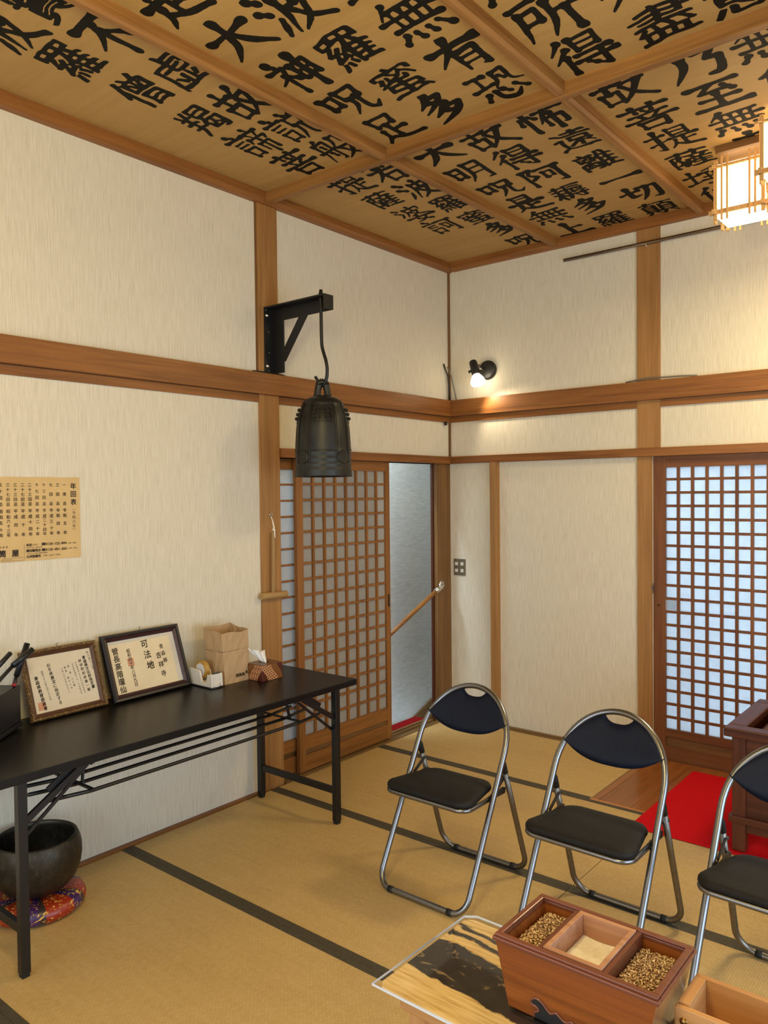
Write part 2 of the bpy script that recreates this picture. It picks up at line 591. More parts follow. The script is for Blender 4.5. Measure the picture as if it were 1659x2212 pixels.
def obj(name, mb, mats, parent=None, bevel=0.0, seg=2, solid=0.0, recalc=True, loc=None):
    if isinstance(mats, str):
        mats = [mats]
    off = wloc(parent) if parent is not None else Vector(loc if loc is not None else (0, 0, 0))
    me = bpy.data.meshes.new(name)
    me.from_pydata([(p[0] - off.x, p[1] - off.y, p[2] - off.z) for p in mb.v], [], mb.f)
    for m in mats:
        me.materials.append(MATS[m])
    me.polygons.foreach_set('material_index', mb.mi)
    me.polygons.foreach_set('use_smooth', mb.sm)
    if recalc:
        bm = bmesh.new()
        bm.from_mesh(me)
        bmesh.ops.recalc_face_normals(bm, faces=bm.faces)
        bm.to_mesh(me)
        bm.free()
    me.update()
    o = bpy.data.objects.new(name, me)
    COL.objects.link(o)
    if parent is not None:
        o.parent = parent
    else:
        o.location = off
    if solid:
        md = o.modifiers.new('thickness', 'SOLIDIFY')
        md.thickness = solid
        md.offset = 0
    if bevel:
        md = o.modifiers.new('bevel', 'BEVEL')
        md.width = bevel
        md.segments = seg
        md.limit_method = 'ANGLE'
        md.angle_limit = math.radians(40)
    return o


def tag(o, label, cat, group=None):
    o['label'] = label
    o['category'] = cat
    if group:
        o['group'] = group
    return o


def thing(name, label, cat, loc=(0, 0, 0), group=None):
    o = bpy.data.objects.new(name, None)
    o.empty_display_size = 0.05
    COL.objects.link(o)
    o.location = loc
    return tag(o, label, cat, group)


def struct(name, mb, mats, parent=None, **kw):
    o = obj(name, mb, mats, parent, **kw)
    if parent is None:
        o['kind'] = 'structure'
    return o


def dup(root, loc, label, rz=0.0):
    """a copy of a thing with copies of its parts and sub-parts"""
    r = root.copy()
    COL.objects.link(r)
    r.location = loc
    r.rotation_euler = (0, 0, rz)
    r['label'] = label
    for ch in list(root.children):
        c = ch.copy()
        COL.objects.link(c)
        c.parent = r
        for g in list(ch.children):
            d = g.copy()
            COL.objects.link(d)
            d.parent = c
    return r


# ------------------------------------------------------------------ writing
_glyph = {}


def glyph(ch):
    """triangles of one character of the built-in font, in em units"""
    if ch not in _glyph:
        c = bpy.data.curves.new('g', 'FONT')
        c.body = ch
        c.size = 1.0
        c.resolution_u = 4
        o = bpy.data.objects.new('g', c)
        COL.objects.link(o)
        dg = bpy.context.evaluated_depsgraph_get()
        me = bpy.data.meshes.new_from_object(o.evaluated_get(dg))
        me.calc_loop_triangles()
        v = np.array([x.co[:2] for x in me.vertices], float).reshape(-1, 2)
        t = np.array([x.vertices[:] for x in me.loop_triangles], int).reshape(-1, 3)
        bpy.data.objects.remove(o)
        bpy.data.curves.remove(c)
        bpy.data.meshes.remove(me)
        _glyph[ch] = (v, t)
    return _glyph[ch]


def put_glyph(mb, ch, x, z, size, y, mi, wide=1.0, slant=0.0, jitter=0.0, bold=0.0):
    """character centred at x,z on a sheet facing -y"""
    v, t = glyph(ch)
    if len(v) == 0:
        return
    cjk = ord(ch) > 0x2e80
    cx = 0.5 if cjk else (v[:, 0].min() + v[:, 0].max()) / 2
    cz = 0.38 if cjk else 0.35
    u = (v[:, 0] - cx) * size * wide
    w = (v[:, 1] - cz) * size + slant * u
    if jitter:
        w = w + jitter * size * np.sin(u / size * 5 + z * 90)
        u = u + jitter * size * np.sin(w / size * 4 + x * 90)
    for dx, dz in (((0, 0), (bold, bold * .5), (-bold, -bold * .5), (bold * .4, -bold), (-bold * .4, bold)) if bold else ((0, 0),)):
        mb.add([(x + a + dx * size, y - abs(dx) * 1e-4, z + b + dz * size) for a, b in zip(u, w)], [tuple(int(i) for i in r) for r in t], mi)


def column(mb, text, x, ztop, zbot, size, y, mi, lean=0.0, **kw):
    n = len(text)
    for i, ch in enumerate(text):
        k = 0.5 if n == 1 else i / (n - 1)
        if ch != ' ':
            put_glyph(mb, ch, x + lean * k, ztop + (zbot - ztop) * k, size, y, mi, **kw)


def row(mb, text, x0, z, size, y, mi, pitch=None, **kw):
    x = x0
    for ch in text:
        w = size * (0.98 if ord(ch) > 0x2e80 else 0.56) if pitch is None else pitch
        if ch != ' ':
            put_glyph(mb, ch, x + w / 2, z, size, y, mi, **kw)
        x += w


def blur(a, s):
    r = int(3 * s) + 1
    k = np.exp(-np.arange(-r, r + 1) ** 2 / (2 * s * s))
    k /= k.sum()
    a = np.apply_along_axis(lambda q: np.convolve(q, k, 'same'), 0, a)
    return np.apply_along_axis(lambda q: np.convolve(q, k, 'same'), 1, a)


def smooth_noise(n, cells, rng):
    g = rng.rand(cells + 3, cells + 3) * 2 - 1
    x = np.linspace(0, cells, n)
    i = x.astype(int)
    f = x - i
    f = f * f * (3 - 2 * f)
    a = g[np.ix_(i, i)] * (1 - f)[:, None] + g[np.ix_(i + 1, i)] * f[:, None]
    b = g[np.ix_(i, i + 1)] * (1 - f)[:, None] + g[np.ix_(i + 1, i + 1)] * f[:, None]
    return a * (1 - f)[None, :] + b * f[None, :]


def brush(ch, seed, N=120):
    """brush-written form of a character: polygons in the unit square, y up"""
    v, t = glyph(ch)
    rng = np.random.RandomState(seed)
    lo, hi = v.min(0), v.max(0)
    ctr = (lo + hi) / 2
    ext = max(hi - lo)
    if ext < 0.5:
        ext = 0.9
    ex = max(hi[0] - lo[0], 0.55 * ext)
    ey = max(hi[1] - lo[1], 0.55 * ext)
    q = (v - ctr) / np.array([ex, ey]) * 0.80 + 0.5
    g = np.zeros((N, N))
    xs = (np.arange(N) + 0.5) / N
    for tri in t:
        a, b, c = q[tri]
        i0, i1 = int(max(0, min(a[0], b[0], c[0]) * N)), int(min(N, max(a[0], b[0], c[0]) * N + 1))
        j0, j1 = int(max(0, min(a[1], b[1], c[1]) * N)), int(min(N, max(a[1], b[1], c[1]) * N + 1))
        if i1 <= i0 or j1 <= j0:
            continue
        X, Y = np.meshgrid(xs[i0:i1], xs[j0:j1], indexing='ij')
        d1 = (X - b[0]) * (a[1] - b[1]) - (a[0] - b[0]) * (Y - b[1])
        d2 = (X - c[0]) * (b[1] - c[1]) - (b[0] - c[0]) * (Y - c[1])
        d3 = (X - a[0]) * (c[1] - a[1]) - (c[0] - a[0]) * (Y - a[1])
        ins = ((d1 >= 0) & (d2 >= 0) & (d3 >= 0)) | ((d1 <= 0) & (d2 <= 0) & (d3 <= 0))
        g[i0:i1, j0:j1] = np.maximum(g[i0:i1, j0:j1], ins)
    cover = g.mean()
    s = 2.2 if cover < 0.14 else 1.7 if cover < 0.22 else 1.35
    thr = 0.36 if cover < 0.14 else 0.42 if cover < 0.22 else 0.46
    # a slanted brush tip: more spread along one diagonal
    sh = np.zeros_like(g)
    reach = 4 if cover < 0.14 else 3 if cover < 0.20 else 2
    for k in range(-reach, reach + 1):
        sh = np.maximum(sh, np.roll(np.roll(g, k, 0), -int(round(k * 0.7)), 1))
    G = blur(sh, s)
    # organic warp
    X, Y = np.meshgrid(np.linspace(0, 1, N), np.linspace(0, 1, N), indexing='ij')
    wx = X + 0.030 * smooth_noise(N, 4, rng) + 0.012 * smooth_noise(N, 9, rng) + 0.03 * (Y - 0.5) * (rng.rand() - 0.5)
    wy = Y + 0.030 * smooth_noise(N, 4, rng) + 0.012 * smooth_noise(N, 9, rng) - 0.11 * (X - 0.5) + 0.16 * (X - 0.5) ** 2 - 0.015
    fx = np.clip(wx * (N - 1), 0, N - 1.001)
    fy = np.clip(wy * (N - 1), 0, N - 1.001)
    i, j = fx.astype(int), fy.astype(int)
    a, b = fx - i, fy - j
    F = (G[i, j] * (1 - a) * (1 - b) + G[i + 1, j] * a * (1 - b) + G[i, j + 1] * (1 - a) * b + G[i + 1, j + 1] * a * b)
    F = F - thr - 0.07 * smooth_noise(N, 6, rng)
    F[0, :] = F[-1, :] = -1
    F[:, 0] = F[:, -1] = -1
    return F


# brush strokes of the plainer characters: points x,y,half-width on a 100 grid, y down
GON = '20,4,5 30,12,4;4,22,4 46,18,4;12,36,3 38,33,3;12,48,3 38,46,3;12,62,4 14,92,4;12,62,3 40,59,4 38,88,4;14,88,3 39,86,3;'
STROKES = {
    '大': '10,38,5 50,34,4 92,28,6;50,6,6 48,35,6 35,65,6 10,92,2;52,38,4 68,65,7 96,88,3',
    '不': '12,16,6 88,12,6;55,16,6 40,42,5 8,66,2;50,36,6 50,95,5;60,44,3 86,62,7',
    '神': '24,6,6 32,16,4;8,28,4 42,24,5 28,46,4 6,64,2;26,44,5 26,96,5;32,50,4 44,60,5;54,30,5 56,68,4;54,30,4 88,24,5 86,64,5;58,46,3 84,43,3;57,66,4 84,62,4;71,6,6 71,97,5',
    '呪': '8,22,5 12,60,5;8,24,4 34,20,5 32,54,5;12,56,4 34,53,4;46,16,5 50,44,4;46,17,4 84,13,5 80,42,5;50,42,4 82,38,4;58,44,5 54,66,5 36,92,2;72,42,5 72,80,5 84,90,5 96,76,2',
    '足': '26,8,5 30,38,5;26,9,4 72,5,5 68,34,5;30,35,4 69,32,4;50,36,5 50,80,4;52,56,4 76,53,5;28,54,5 26,80,5;12,94,2 28,78,5 56,88,5 97,88,4',
    '是': '28,5,5 31,38,4;28,6,4 70,3,5 67,36,5;31,20,3 67,18,3;31,36,4 67,34,4;8,50,5 92,44,6;50,47,5 50,82,4;52,64,4 76,61,5;28,60,5 24,80,5 8,96,2;26,74,4 56,88,6 97,92,4',
    '有': '8,26,5 94,18,6;46,3,6 38,30,6 6,66,2;40,42,5 38,92,3;40,43,4 78,38,5 76,88,5 66,90,2;42,58,3 76,55,3;42,74,3 75,71,3',
    '多': '46,2,5 34,22,5 14,38,2;42,13,4 70,9,5 52,34,5 14,56,2;38,24,5 50,32,5;62,38,5 46,58,5 24,72,2;56,50,4 86,46,5 66,74,6 16,98,2;52,62,5 64,70,5',
    '恐': '10,12,4 42,9,5;27,12,4 26,44,4;6,50,4 46,40,4;58,10,5 54,36,4 44,56,2;58,10,4 80,6,5 80,40,4 97,50,2;64,24,4 70,32,4;18,68,5 10,84,4;34,62,4 38,86,6 62,92,6 78,76,2;50,62,5 58,72,4;76,60,5 90,76,5',
    '明': '10,18,5 12,68,4;10,19,4 36,16,5 34,66,5;12,41,3 34,39,3;12,65,4 34,63,4;54,8,5 52,60,5 34,95,2;54,9,4 90,4,5 88,90,5 74,92,2;55,32,3 87,29,3;54,56,3 87,53,3',
    '上': '46,8,6 48,88,6;50,44,4 80,40,5;6,92,5 95,87,6',
    '一': '4,54,5 50,50,4 96,46,7',
    '切': '4,46,4 46,34,5;24,12,5 26,70,6 46,64,2;50,22,4 92,17,5 86,84,6 70,88,2;70,20,5 62,58,5 40,95,2',
    '乃': '34,16,6 32,52,6 8,95,2;56,18,4 88,12,6 72,42,5 92,42,6 84,86,6 64,92,3',
    '至': '10,10,5 90,6,5;48,10,4 24,36,4 74,34,4;66,22,4 80,40,5;18,64,4 82,60,5;49,42,5 50,92,5;4,96,5 96,91,6',
    '所': '8,10,4 48,4,5;14,24,5 12,56,5 2,94,2;14,26,4 42,22,5 40,52,5;14,52,4 40,50,4;84,6,6 60,20,4;58,20,5 56,60,5 40,96,2;60,44,4 98,38,5;80,42,5 80,98,6',
    '得': '28,4,5 6,30,2;32,26,5 4,58,2;22,46,5 22,96,5;46,6,5 48,38,4;46,7,4 84,3,5 82,36,5;48,21,3 82,19,3;48,37,4 82,34,4;38,52,4 94,47,5;34,68,4 98,63,5;76,50,5 76,94,6 62,90,2;48,74,4 58,84,5',
    '故': '4,30,4 48,25,5;26,6,5 26,52,5;10,54,5 13,92,4;10,54,4 42,50,5 40,88,5;13,88,4 41,85,4;66,4,6 46,40,2;56,30,4 92,24,5;82,28,5 66,64,5 40,96,2;52,40,4 70,70,6 98,94,4',
    '阿': '8,10,4 34,7,5 22,32,4 34,48,5 18,62,3;10,10,5 10,98,5;40,16,4 98,10,5;52,34,4 53,62,4;52,34,3 72,31,4 71,58,4;53,60,3 72,57,3;86,14,6 86,92,6 70,90,2',
    '怖': '10,30,4 4,54,5;20,4,6 20,97,5;28,28,4 38,40,5;42,24,4 96,18,5;66,3,5 56,36,5 38,66,2;50,52,4 50,84,4;50,53,4 88,48,5 86,80,5 78,82,2;68,36,5 68,98,5',
    '訶': GON + '52,16,4 98,11,5;58,36,4 59,66,4;58,36,3 76,33,4 75,62,4;59,64,3 76,61,3;88,14,5 88,92,6 74,90,2',
    '説': GON + '62,4,4 68,14,4;90,2,4 80,16,4;56,24,4 58,48,4;56,24,3 90,20,4 87,44,4;58,47,3 88,44,3;64,48,4 60,72,4 46,95,2;78,46,4 77,84,4 88,92,4 98,80,2',
    '諦': GON + '72,2,4 76,10,3;52,18,4 96,14,4;62,22,3 66,32,3;86,20,3 80,32,3;50,38,4 46,50,3;50,38,3 97,34,4 92,46,3;58,58,3 58,86,3;58,58,3 88,55,4 87,84,4;72,46,4 72,99,4',
    '無': '30,4,5 10,30,2;24,18,4 90,13,4;4,40,4 97,34,5;10,64,4 92,58,5;28,20,4 29,62,4;45,19,4 46,60,4;62,18,4 63,60,4;80,16,4 80,58,4;16,78,5 8,94,5;36,78,4 40,92,5;58,77,4 63,90,5;78,74,4 92,90,6',
    '波': '14,8,5 24,18,5;6,34,5 18,44,5;6,94,2 16,78,5 24,60,3;44,22,5 42,54,5 26,95,2;44,24,4 90,17,5 84,36,3;66,4,5 66,44,5;48,46,4 82,41,5 64,76,5 38,97,2;52,54,4 70,80,6 98,95,4',
    '提': '4,30,4 40,24,5;24,4,5 24,90,6 10,86,2;4,64,4 40,50,3;52,6,4 54,36,4;52,7,3 86,3,4 84,34,4;54,20,3 84,18,3;54,35,3 84,32,3;44,48,4 97,42,5;70,46,4 70,84,4;72,62,3 90,60,4;54,58,4 50,78,4 40,92,2;52,74,3 70,88,5 99,92,4',
    '菩': '8,14,4 94,9,5;32,4,5 34,26,4;68,2,5 64,24,4;48,22,4 54,30,4;16,38,4 86,33,4;34,42,4 40,52,4;68,38,4 58,52,4;4,60,4 97,54,5;26,70,5 29,97,4;26,70,4 74,66,5 71,94,5;29,95,4 72,92,4',
    '若': '8,16,4 94,11,5;34,4,5 36,28,4;68,2,5 64,26,4;10,42,4 92,36,5;48,24,5 36,56,5 6,86,2;40,62,5 42,97,4;40,62,4 80,58,5 76,94,5;42,94,4 77,91,4',
    '依': '26,3,5 4,42,2;18,30,5 18,97,5;62,3,5 68,14,4;38,26,4 96,20,5;62,26,4 36,62,2;54,44,4 54,90,5 70,78,2;88,40,4 70,56,2;62,38,4 78,70,5 98,92,4',
    '般': '28,2,4 20,14,3;14,18,5 12,60,4 4,92,2;14,18,4 44,14,5 42,88,4 34,90,2;28,28,4 30,38,4;4,52,4 50,46,4;28,58,4 30,70,4;62,8,5 60,26,4 52,42,2;62,9,4 82,6,4 82,30,4 96,34,3;56,50,4 88,46,5 70,76,5 46,96,2;60,56,4 74,80,5 98,95,4',
    '老': '20,22,4 78,17,5;48,4,5 48,42,5;6,44,4 94,38,5;84,10,5 50,52,4 8,84,2;78,58,4 48,72,4;44,58,5 44,88,5 80,90,6 88,74,2',
    '埵': '4,40,4 34,34,4;19,14,5 19,78,4;2,86,4 38,72,3;84,4,4 50,16,3;40,30,4 98,25,4;46,52,3 94,48,4;40,70,4 99,65,5;68,12,4 68,92,4;54,32,3 55,68,3;82,30,3 82,66,3;46,94,4 94,90,4',
    '婆': '10,6,4 18,14,4;6,24,4 14,31,4;6,54,2 14,46,4 22,34,3;38,14,4 36,36,4 24,56,2;38,15,4 84,10,4 80,24,3;60,2,4 60,28,4;42,32,3 74,29,4 58,46,4 34,58,2;46,36,3 64,50,4 92,58,3;6,72,4 96,66,5;46,58,5 34,82,4 74,94,5;70,68,4 52,90,4 20,99,2',
    '死': '6,12,5 94,7,5;40,12,5 28,40,4 6,64,2;34,32,4 54,29,4 40,62,5 10,97,2;28,44,4 38,54,4;66,24,5 66,84,5 90,86,5 96,70,2;92,34,4 68,54,3',
}


def stroke_field(ch, seed, N=116):
    rng = np.random.RandomState(seed)
    X, Y = np.meshgrid(np.linspace(0, 1, N), np.linspace(0, 1, N), indexing='ij')
    nx_, ny_ = smooth_noise(N, 5, rng), smooth_noise(N, 5, rng)
    Xw = X + 0.010 * nx_
    Yw = Y + 0.010 * ny_ - 0.03 * (X - 0.5)
    F = np.full((N, N), -1.0)
    nst = STROKES[ch].count(';') + 1
    for st in STROKES[ch].split(';'):
        pts = np.array([[float(q) for q in p.split(',')] for p in st.split()]) / 100.0
        pts[:, :2] += rng.uniform(-0.012, 0.012, (len(pts), 2))
        pts[:, 1] = 1 - pts[:, 1]
        pts[:, :2] = 0.05 + 0.90 * pts[:, :2]
        pts[:, 2] *= (1.24 if nst < 7 else 1.12 if nst < 10 else 1.0) * rng.uniform(0.9, 1.15)
        P = []
        n = len(pts)
        for i in range(n - 1):
            p0, p1, p2, p3 = pts[max(i - 1, 0)], pts[i], pts[i + 1], pts[min(i + 2, n - 1)]
            d1, d2 = p2[:2] - p1[:2], p3[:2] - p2[:2]
            sharp = n > 2 and i + 2 < n and np.dot(d1, d2) < 0.25 * np.linalg.norm(d1) * np.linalg.norm(d2)
            d0 = p1[:2] - p0[:2]
            sharp0 = n > 2 and i > 0 and np.dot(d0, d1) < 0.25 * np.linalg.norm(d0) * np.linalg.norm(d1)
            m1 = (p2 - p1) if sharp0 or i == 0 else (p2 - p0) / 2
            m2 = (p2 - p1) if sharp or i + 2 >= n else (p3 - p1) / 2
            ns = max(6, int(np.linalg.norm(d1) / 0.007))
            for k in range(ns):
                t = k / ns
                P.append((2 * t**3 - 3 * t**2 + 1) * p1 + (t**3 - 2 * t**2 + t) * m1 + (-2 * t**3 + 3 * t**2) * p2 + (t**3 - t**2) * m2)
        P.append(pts[-1])
        P = np.array(P)
        u = np.linspace(0, 1, len(P))
        # press at the start, lean middle, press at a blunt end
        w = P[:, 2] * (0.86 + 0.42 * np.exp(-(u / 0.10) ** 2) + (0.34 * np.exp(-((1 - u) / 0.12) ** 2) if pts[-1, 2] > 0.036 else 0))
        head = P[0].copy()
        for i in range(len(P)):
            rr = max(w[i], 0.006)
            d = rr - np.hypot(Xw - P[i, 0], Yw - P[i, 1])
            F = np.maximum(F, d)
        # slanted entry of the brush tip
        for k in range(4):
            q = head[:2] + np.array([-0.55, 0.55]) * w[0] * (k / 3) * 1.1
            F = np.maximum(F, w[0] * (0.9 - 0.22 * k) - np.hypot(Xw - q[0], Yw - q[1]))
    F = F + 0.003 * smooth_noise(N, 24, rng)
    F[0, :] = F[-1, :] = -1
    F[:, 0] = F[:, -1] = -1
    return F


def contour(F, mb, fx, mi):
    """filled region F>0 as polygons; fx maps unit square to 3-D"""
    N = F.shape[0]
    pos = F > 0
    cnt = pos[:-1, :-1].astype(int) + pos[1:, :-1] + pos[1:, 1:] + pos[:-1, 1:]
    full = cnt == 4
    h = 1.0 / (N - 1)
    vs, fs = [], []

    def poly(p):
        o = len(vs)
        vs.extend(fx(a, b) for a, b in p)
        fs.append(tuple(range(o, o + len(p))))
    for i in range(N - 1):
        j = 0
        rowf = full[i]
        while j < N - 1:
            if rowf[j]:
                k = j
                while k < N - 1 and rowf[k]:
                    k += 1
                poly([(i * h, j * h), ((i + 1) * h, j * h), ((i + 1) * h, k * h), (i * h, k * h)])
                j = k
            else:
                j += 1
    for i, j in zip(*np.nonzero((cnt > 0) & (cnt < 4))):
        cs = [(i, j), (i + 1, j), (i + 1, j + 1), (i, j + 1)]
        p = []
        for k in range(4):
            a, b = cs[k], cs[(k + 1) % 4]
            fa, fb = F[a], F[b]
            if fa > 0:
                p.append((a[0] * h, a[1] * h))
            if (fa > 0) != (fb > 0):
                t = fa / (fa - fb)
                p.append(((a[0] + (b[0] - a[0]) * t) * h, (a[1] + (b[1] - a[1]) * t) * h))
        if len(p) > 2:
            poly(p)
    mb.add(vs, fs, mi)


# ================================================================== the setting
XR, YF = 4.6, -6.2      # right wall, wall behind the camera
HC = 3.20               # ceiling boards

struct('floor', MB().box(-0.10, XR, YF, 0.0, -0.12, -0.052), 'trim_wood_x')

w = MB()
w.box(-0.12, 0, YF, -1.652, -0.12, 3.25)
w.box(-0.12, 0, -1.652, 0.0, 1.80, 3.25)
struct('wall_left', w, 'wallpaper')
w = MB()
w.box(-0.12, 1.458, 0, 0.12, -0.12, 3.25)
w.box(2.394, XR + 0.12, 0, 0.12, -0.12, 3.25)
w.box(1.458, 2.394, 0, 0.12, 1.80, 3.25)
struct('wall_back', w, 'wallpaper')
w = MB()
w.box(XR, XR + 0.12, YF, -4.3, -0.12, 3.25)
w.box(XR, XR + 0.12, -1.5, 0.0, -0.12, 3.25)
w.box(XR, XR + 0.12, -4.3, -1.5, 1.85, 3.25)
w.box(XR, XR + 0.12, -4.3, -1.5, -0.12, 0.15)
struct('wall_right', w, 'wallpaper')
w = MB()
w.box(-0.12, 0.5, YF - 0.12, YF, -0.12, 3.25)
w.box(3.7, XR + 0.12, YF - 0.12, YF, -0.12, 3.25)
w.box(0.5, 3.7, YF - 0.12, YF, 2.05, 3.25)
w.box(0.5, 3.7, YF - 0.12, YF, -0.12, 0.25)
struct('wall_front', w, 'wallpaper')

# windows behind and beside the camera (frames only show from other viewpoints)
w = MB()
for x in (0.5, 1.55, 2.61, 3.66):
    w.box(x, x + 0.04, YF - 0.08, YF - 0.03, 0.25, 2.05)
w.box(0.5, 3.7, YF - 0.08, YF - 0.03, 0.25, 0.30)
w.box(0.5, 3.7, YF - 0.08, YF - 0.03, 2.0, 2.05)
win = struct('window_1', w, 'door_wood_z')
g = MB().box(0.5, 3.7, YF - 0.058, YF - 0.052, 0.25, 2.05)
obj('pane', g, 'frosted_pane', win)
w = MB()
for y in (-4.3, -3.38, -2.46, -1.54):
    w.box(XR + 0.03, XR + 0.08, y, y + 0.04, 0.15, 1.85)
w.box(XR + 0.03, XR + 0.08, -4.3, -1.5, 0.15, 0.20)
w.box(XR + 0.03, XR + 0.08, -4.3, -1.5, 1.80, 1.85)
win = struct('window_2', w, 'door_wood_z')
obj('pane', MB().box(XR + 0.052, XR + 0.058, -4.3, -1.5, 0.15, 1.85), 'frosted_pane', win)

# ceiling boards with the brush-written sutra (its ink is on the boards)
cl = MB().box(-0.12, XR + 0.12, YF - 0.12, 0.12, HC, HC + 0.06)
COLX = {'a': 0.445, 'b': 0.688, 'c': 1.012, 'd': 1.28, 'e': 1.56, 'f': 1.908, 'g': 2.200, 'h': 2.45}
ROW_NEAR = [-3.33, -3.07, -2.78, -2.475, -2.185, -1.90]
ROW_FAR = [-1.545, -1.265, -0.985, -0.708, -0.44, -0.155]
SUTRA = [('a', ROW_NEAR, '波羅僧羯諦菩'), ('a', ROW_FAR, '提薩婆訶  '),
         ('b', ROW_NEAR, '實不虚故説般'), ('b', ROW_FAR, '若波羅蜜多呪'),
         ('c', ROW_NEAR, ' 是大神呪足'), ('c', ROW_FAR, '大明呪是無上'),
         ('d', ROW_NEAR, ' 若波羅蜜多'), ('d', ROW_FAR, '故得阿耨多羅'),
         ('e', ROW_NEAR, '  罣無有恐'), ('e', ROW_FAR, '怖遠離一切顛'),
         ('f', ROW_NEAR, '   無所得'), ('f', ROW_FAR, '故菩提薩埵依'),
         ('g', ROW_NEAR, '    死盡'), ('g', ROW_FAR, '乃至無老死亦'),
         ('h', ROW_NEAR, '    身意'), ('h', ROW_FAR, '無色聲香味觸')]
FIX = {'薩': 1.0}
k = 0
for cn, rows, text in SUTRA:
    for yy, ch in zip(rows, text):
        k += 1
        if ch == ' ':
            continue
        big = 0.285 if rows is ROW_NEAR else 0.272
        wide = 0.86 if cn in 'ab' else 0.93
        if ch not in STROKES:
            big *= 0.95
        if ch == '一':
            big *= 0.95
        cx, cy = COLX[cn] + random.uniform(-.008, .008), yy + random.uniform(-.006, .006)
        F = stroke_field(ch, 100 + k) if ch in STROKES else brush(ch, 100 + k)
        contour(F, cl, lambda a, b, cx=cx, cy=cy, s=big, wd=wide: (cx + (a - 0.5) * s * wd, cy - (b - 0.5) * s, HC - 0.0006), 1)
struct('ceiling', cl, ['ceiling_board', 'ink'], recalc=False)

# ceiling beams (each its own piece of trim)
tn = [0]


def trim(mb, mat, bevel=0.002):
    tn[0] += 1
    return struct('trim_%d' % tn[0], mb, mat, bevel=bevel)


for xb in (0.83, 1.725, 2.62, 3.515):
    for ya, yb in ((YF, -1.765), (-1.725, -0.05)):
        b = MB()
        b.prism([(xb, HC), (xb, 3.158), (xb + 0.010, 3.147), (xb + 0.034, 3.147), (xb + 0.044, 3.158), (xb + 0.044, HC)], ya, yb, 'xz')
        trim(b, 'beam_wood_y', 0)
for yb in (-1.765, -3.56, -5.35):
    b = MB()
    b.prism([(yb, HC), (yb, 3.147), (yb + 0.003, 3.144), (yb + 0.037, 3.144), (yb + 0.04, 3.147), (yb + 0.04, HC)], 0.05, XR, 'yz')
    trim(b, 'beam_wood_x', 0)
# perimeter moulding under the ceiling
b = MB().prism([(0, 3.145), (0.030, 3.145), (0.035, 3.152), (0.052, 3.165), (0.052, HC), (0, HC)], YF, 0, 'xz')
trim(b, 'trim_wood_y', 0)
b = MB().prism([(0, 3.145), (-0.030, 3.145), (-0.035, 3.152), (-0.052, 3.165), (-0.052, HC), (0, HC)], 0.052, XR, 'yz')
trim(b, 'trim_wood_x', 0)

# long rails round the room
trim(MB().box(0, 0.034, YF, -0.001, 2.133, 2.246), 'trim_wood_y')
trim(MB().box(0.034, XR, -0.034, 0, 2.133, 2.246), 'trim_wood_x')
for ya, yb in ((YF, -1.797), (-1.652, -0.001)):
    trim(MB().box(0, 0.011, ya, yb, 2.091, 2.131), 'trim_wood_y', 0.001)
for xa, xb in ((0.012, 1.366), (1.506, XR)):
    trim(MB().box(xa, xb, -0.011, 0, 2.091, 2.131), 'trim_wood_x', 0.001)
trim(MB().box(-0.12, 0.028, -1.652, -0.03, 1.80, 1.850), 'trim_wood_y')
trim(MB().box(-0.03, XR, -0.029, 0, 1.800, 1.850), 'trim_wood_x')
# posts
trim(MB().box(0, 0.012, -1.795, -1.654, -0.05, 3.145), 'post_wood_z', 0.001)
trim(MB().box(0, 0.004, -1.806, -1.795, 2.246, 3.145), 'jamb_wood_z', 0)  # dark strip standing in for the shaded gap along the post
trim(MB().box(1.367, 1.506, -0.012, 0, 1.85, 3.145), 'post_wood_z', 0.001)
trim(MB().box(1.367, 1.456, -0.012, 0, -0.05, 1.80), 'post_wood_z', 0.001)
trim(MB().box(0.0, 0.014, -0.014, 0.0, 1.85, 3.145), 'jamb_wood_z', 0.001)
trim(MB().box(0.362, 0.408, -0.055, 0.0, -0.05, 1.80), 'post_wood_z', 0.0015)
b = MB().box(-0.026, 0.003, -0.165, -0.0005, -0.12, 1.80)
trim(b, 'jamb_wood_z', 0.001)
trim(MB().box(-0.045, -0.0262, -0.176, -0.0005, -0.12, 1.80), 'red_wood_z', 0)
# foot boards
struct('baseboard_left', MB().box(0, 0.024, YF, -1.797, -0.05, 0.010), 'trim_wood_y', bevel=0.001)
b = MB().box(0.004, 0.361, -0.056, 0, -0.05, 0.003)
b.box(0.409, 1.366, -0.056, 0, -0.05, 0.003)
b.box(0.004, 0.361, -0.026, 0, 0.003, 0.010)
b.box(0.409, 1.366, -0.026, 0, 0.003, 0.010)
struct('baseboard_back', b, 'sill_wood_x', bevel=0.001)
# grooved sill of the sliding doors
b = MB()
for xa, xb in ((0.026, 0.0), (-0.008 + 0.002, -0.008 + 0.001), (-0.036, -0.046), (-0.076, -0.094)):
    b.box(xa, xb, -1.652, -0.165, -0.05, 0.006)
b.box(0.026, -0.094, -1.652, -0.165, -0.05, -0.004)
trim(b, 'sill_wood_y', 0)

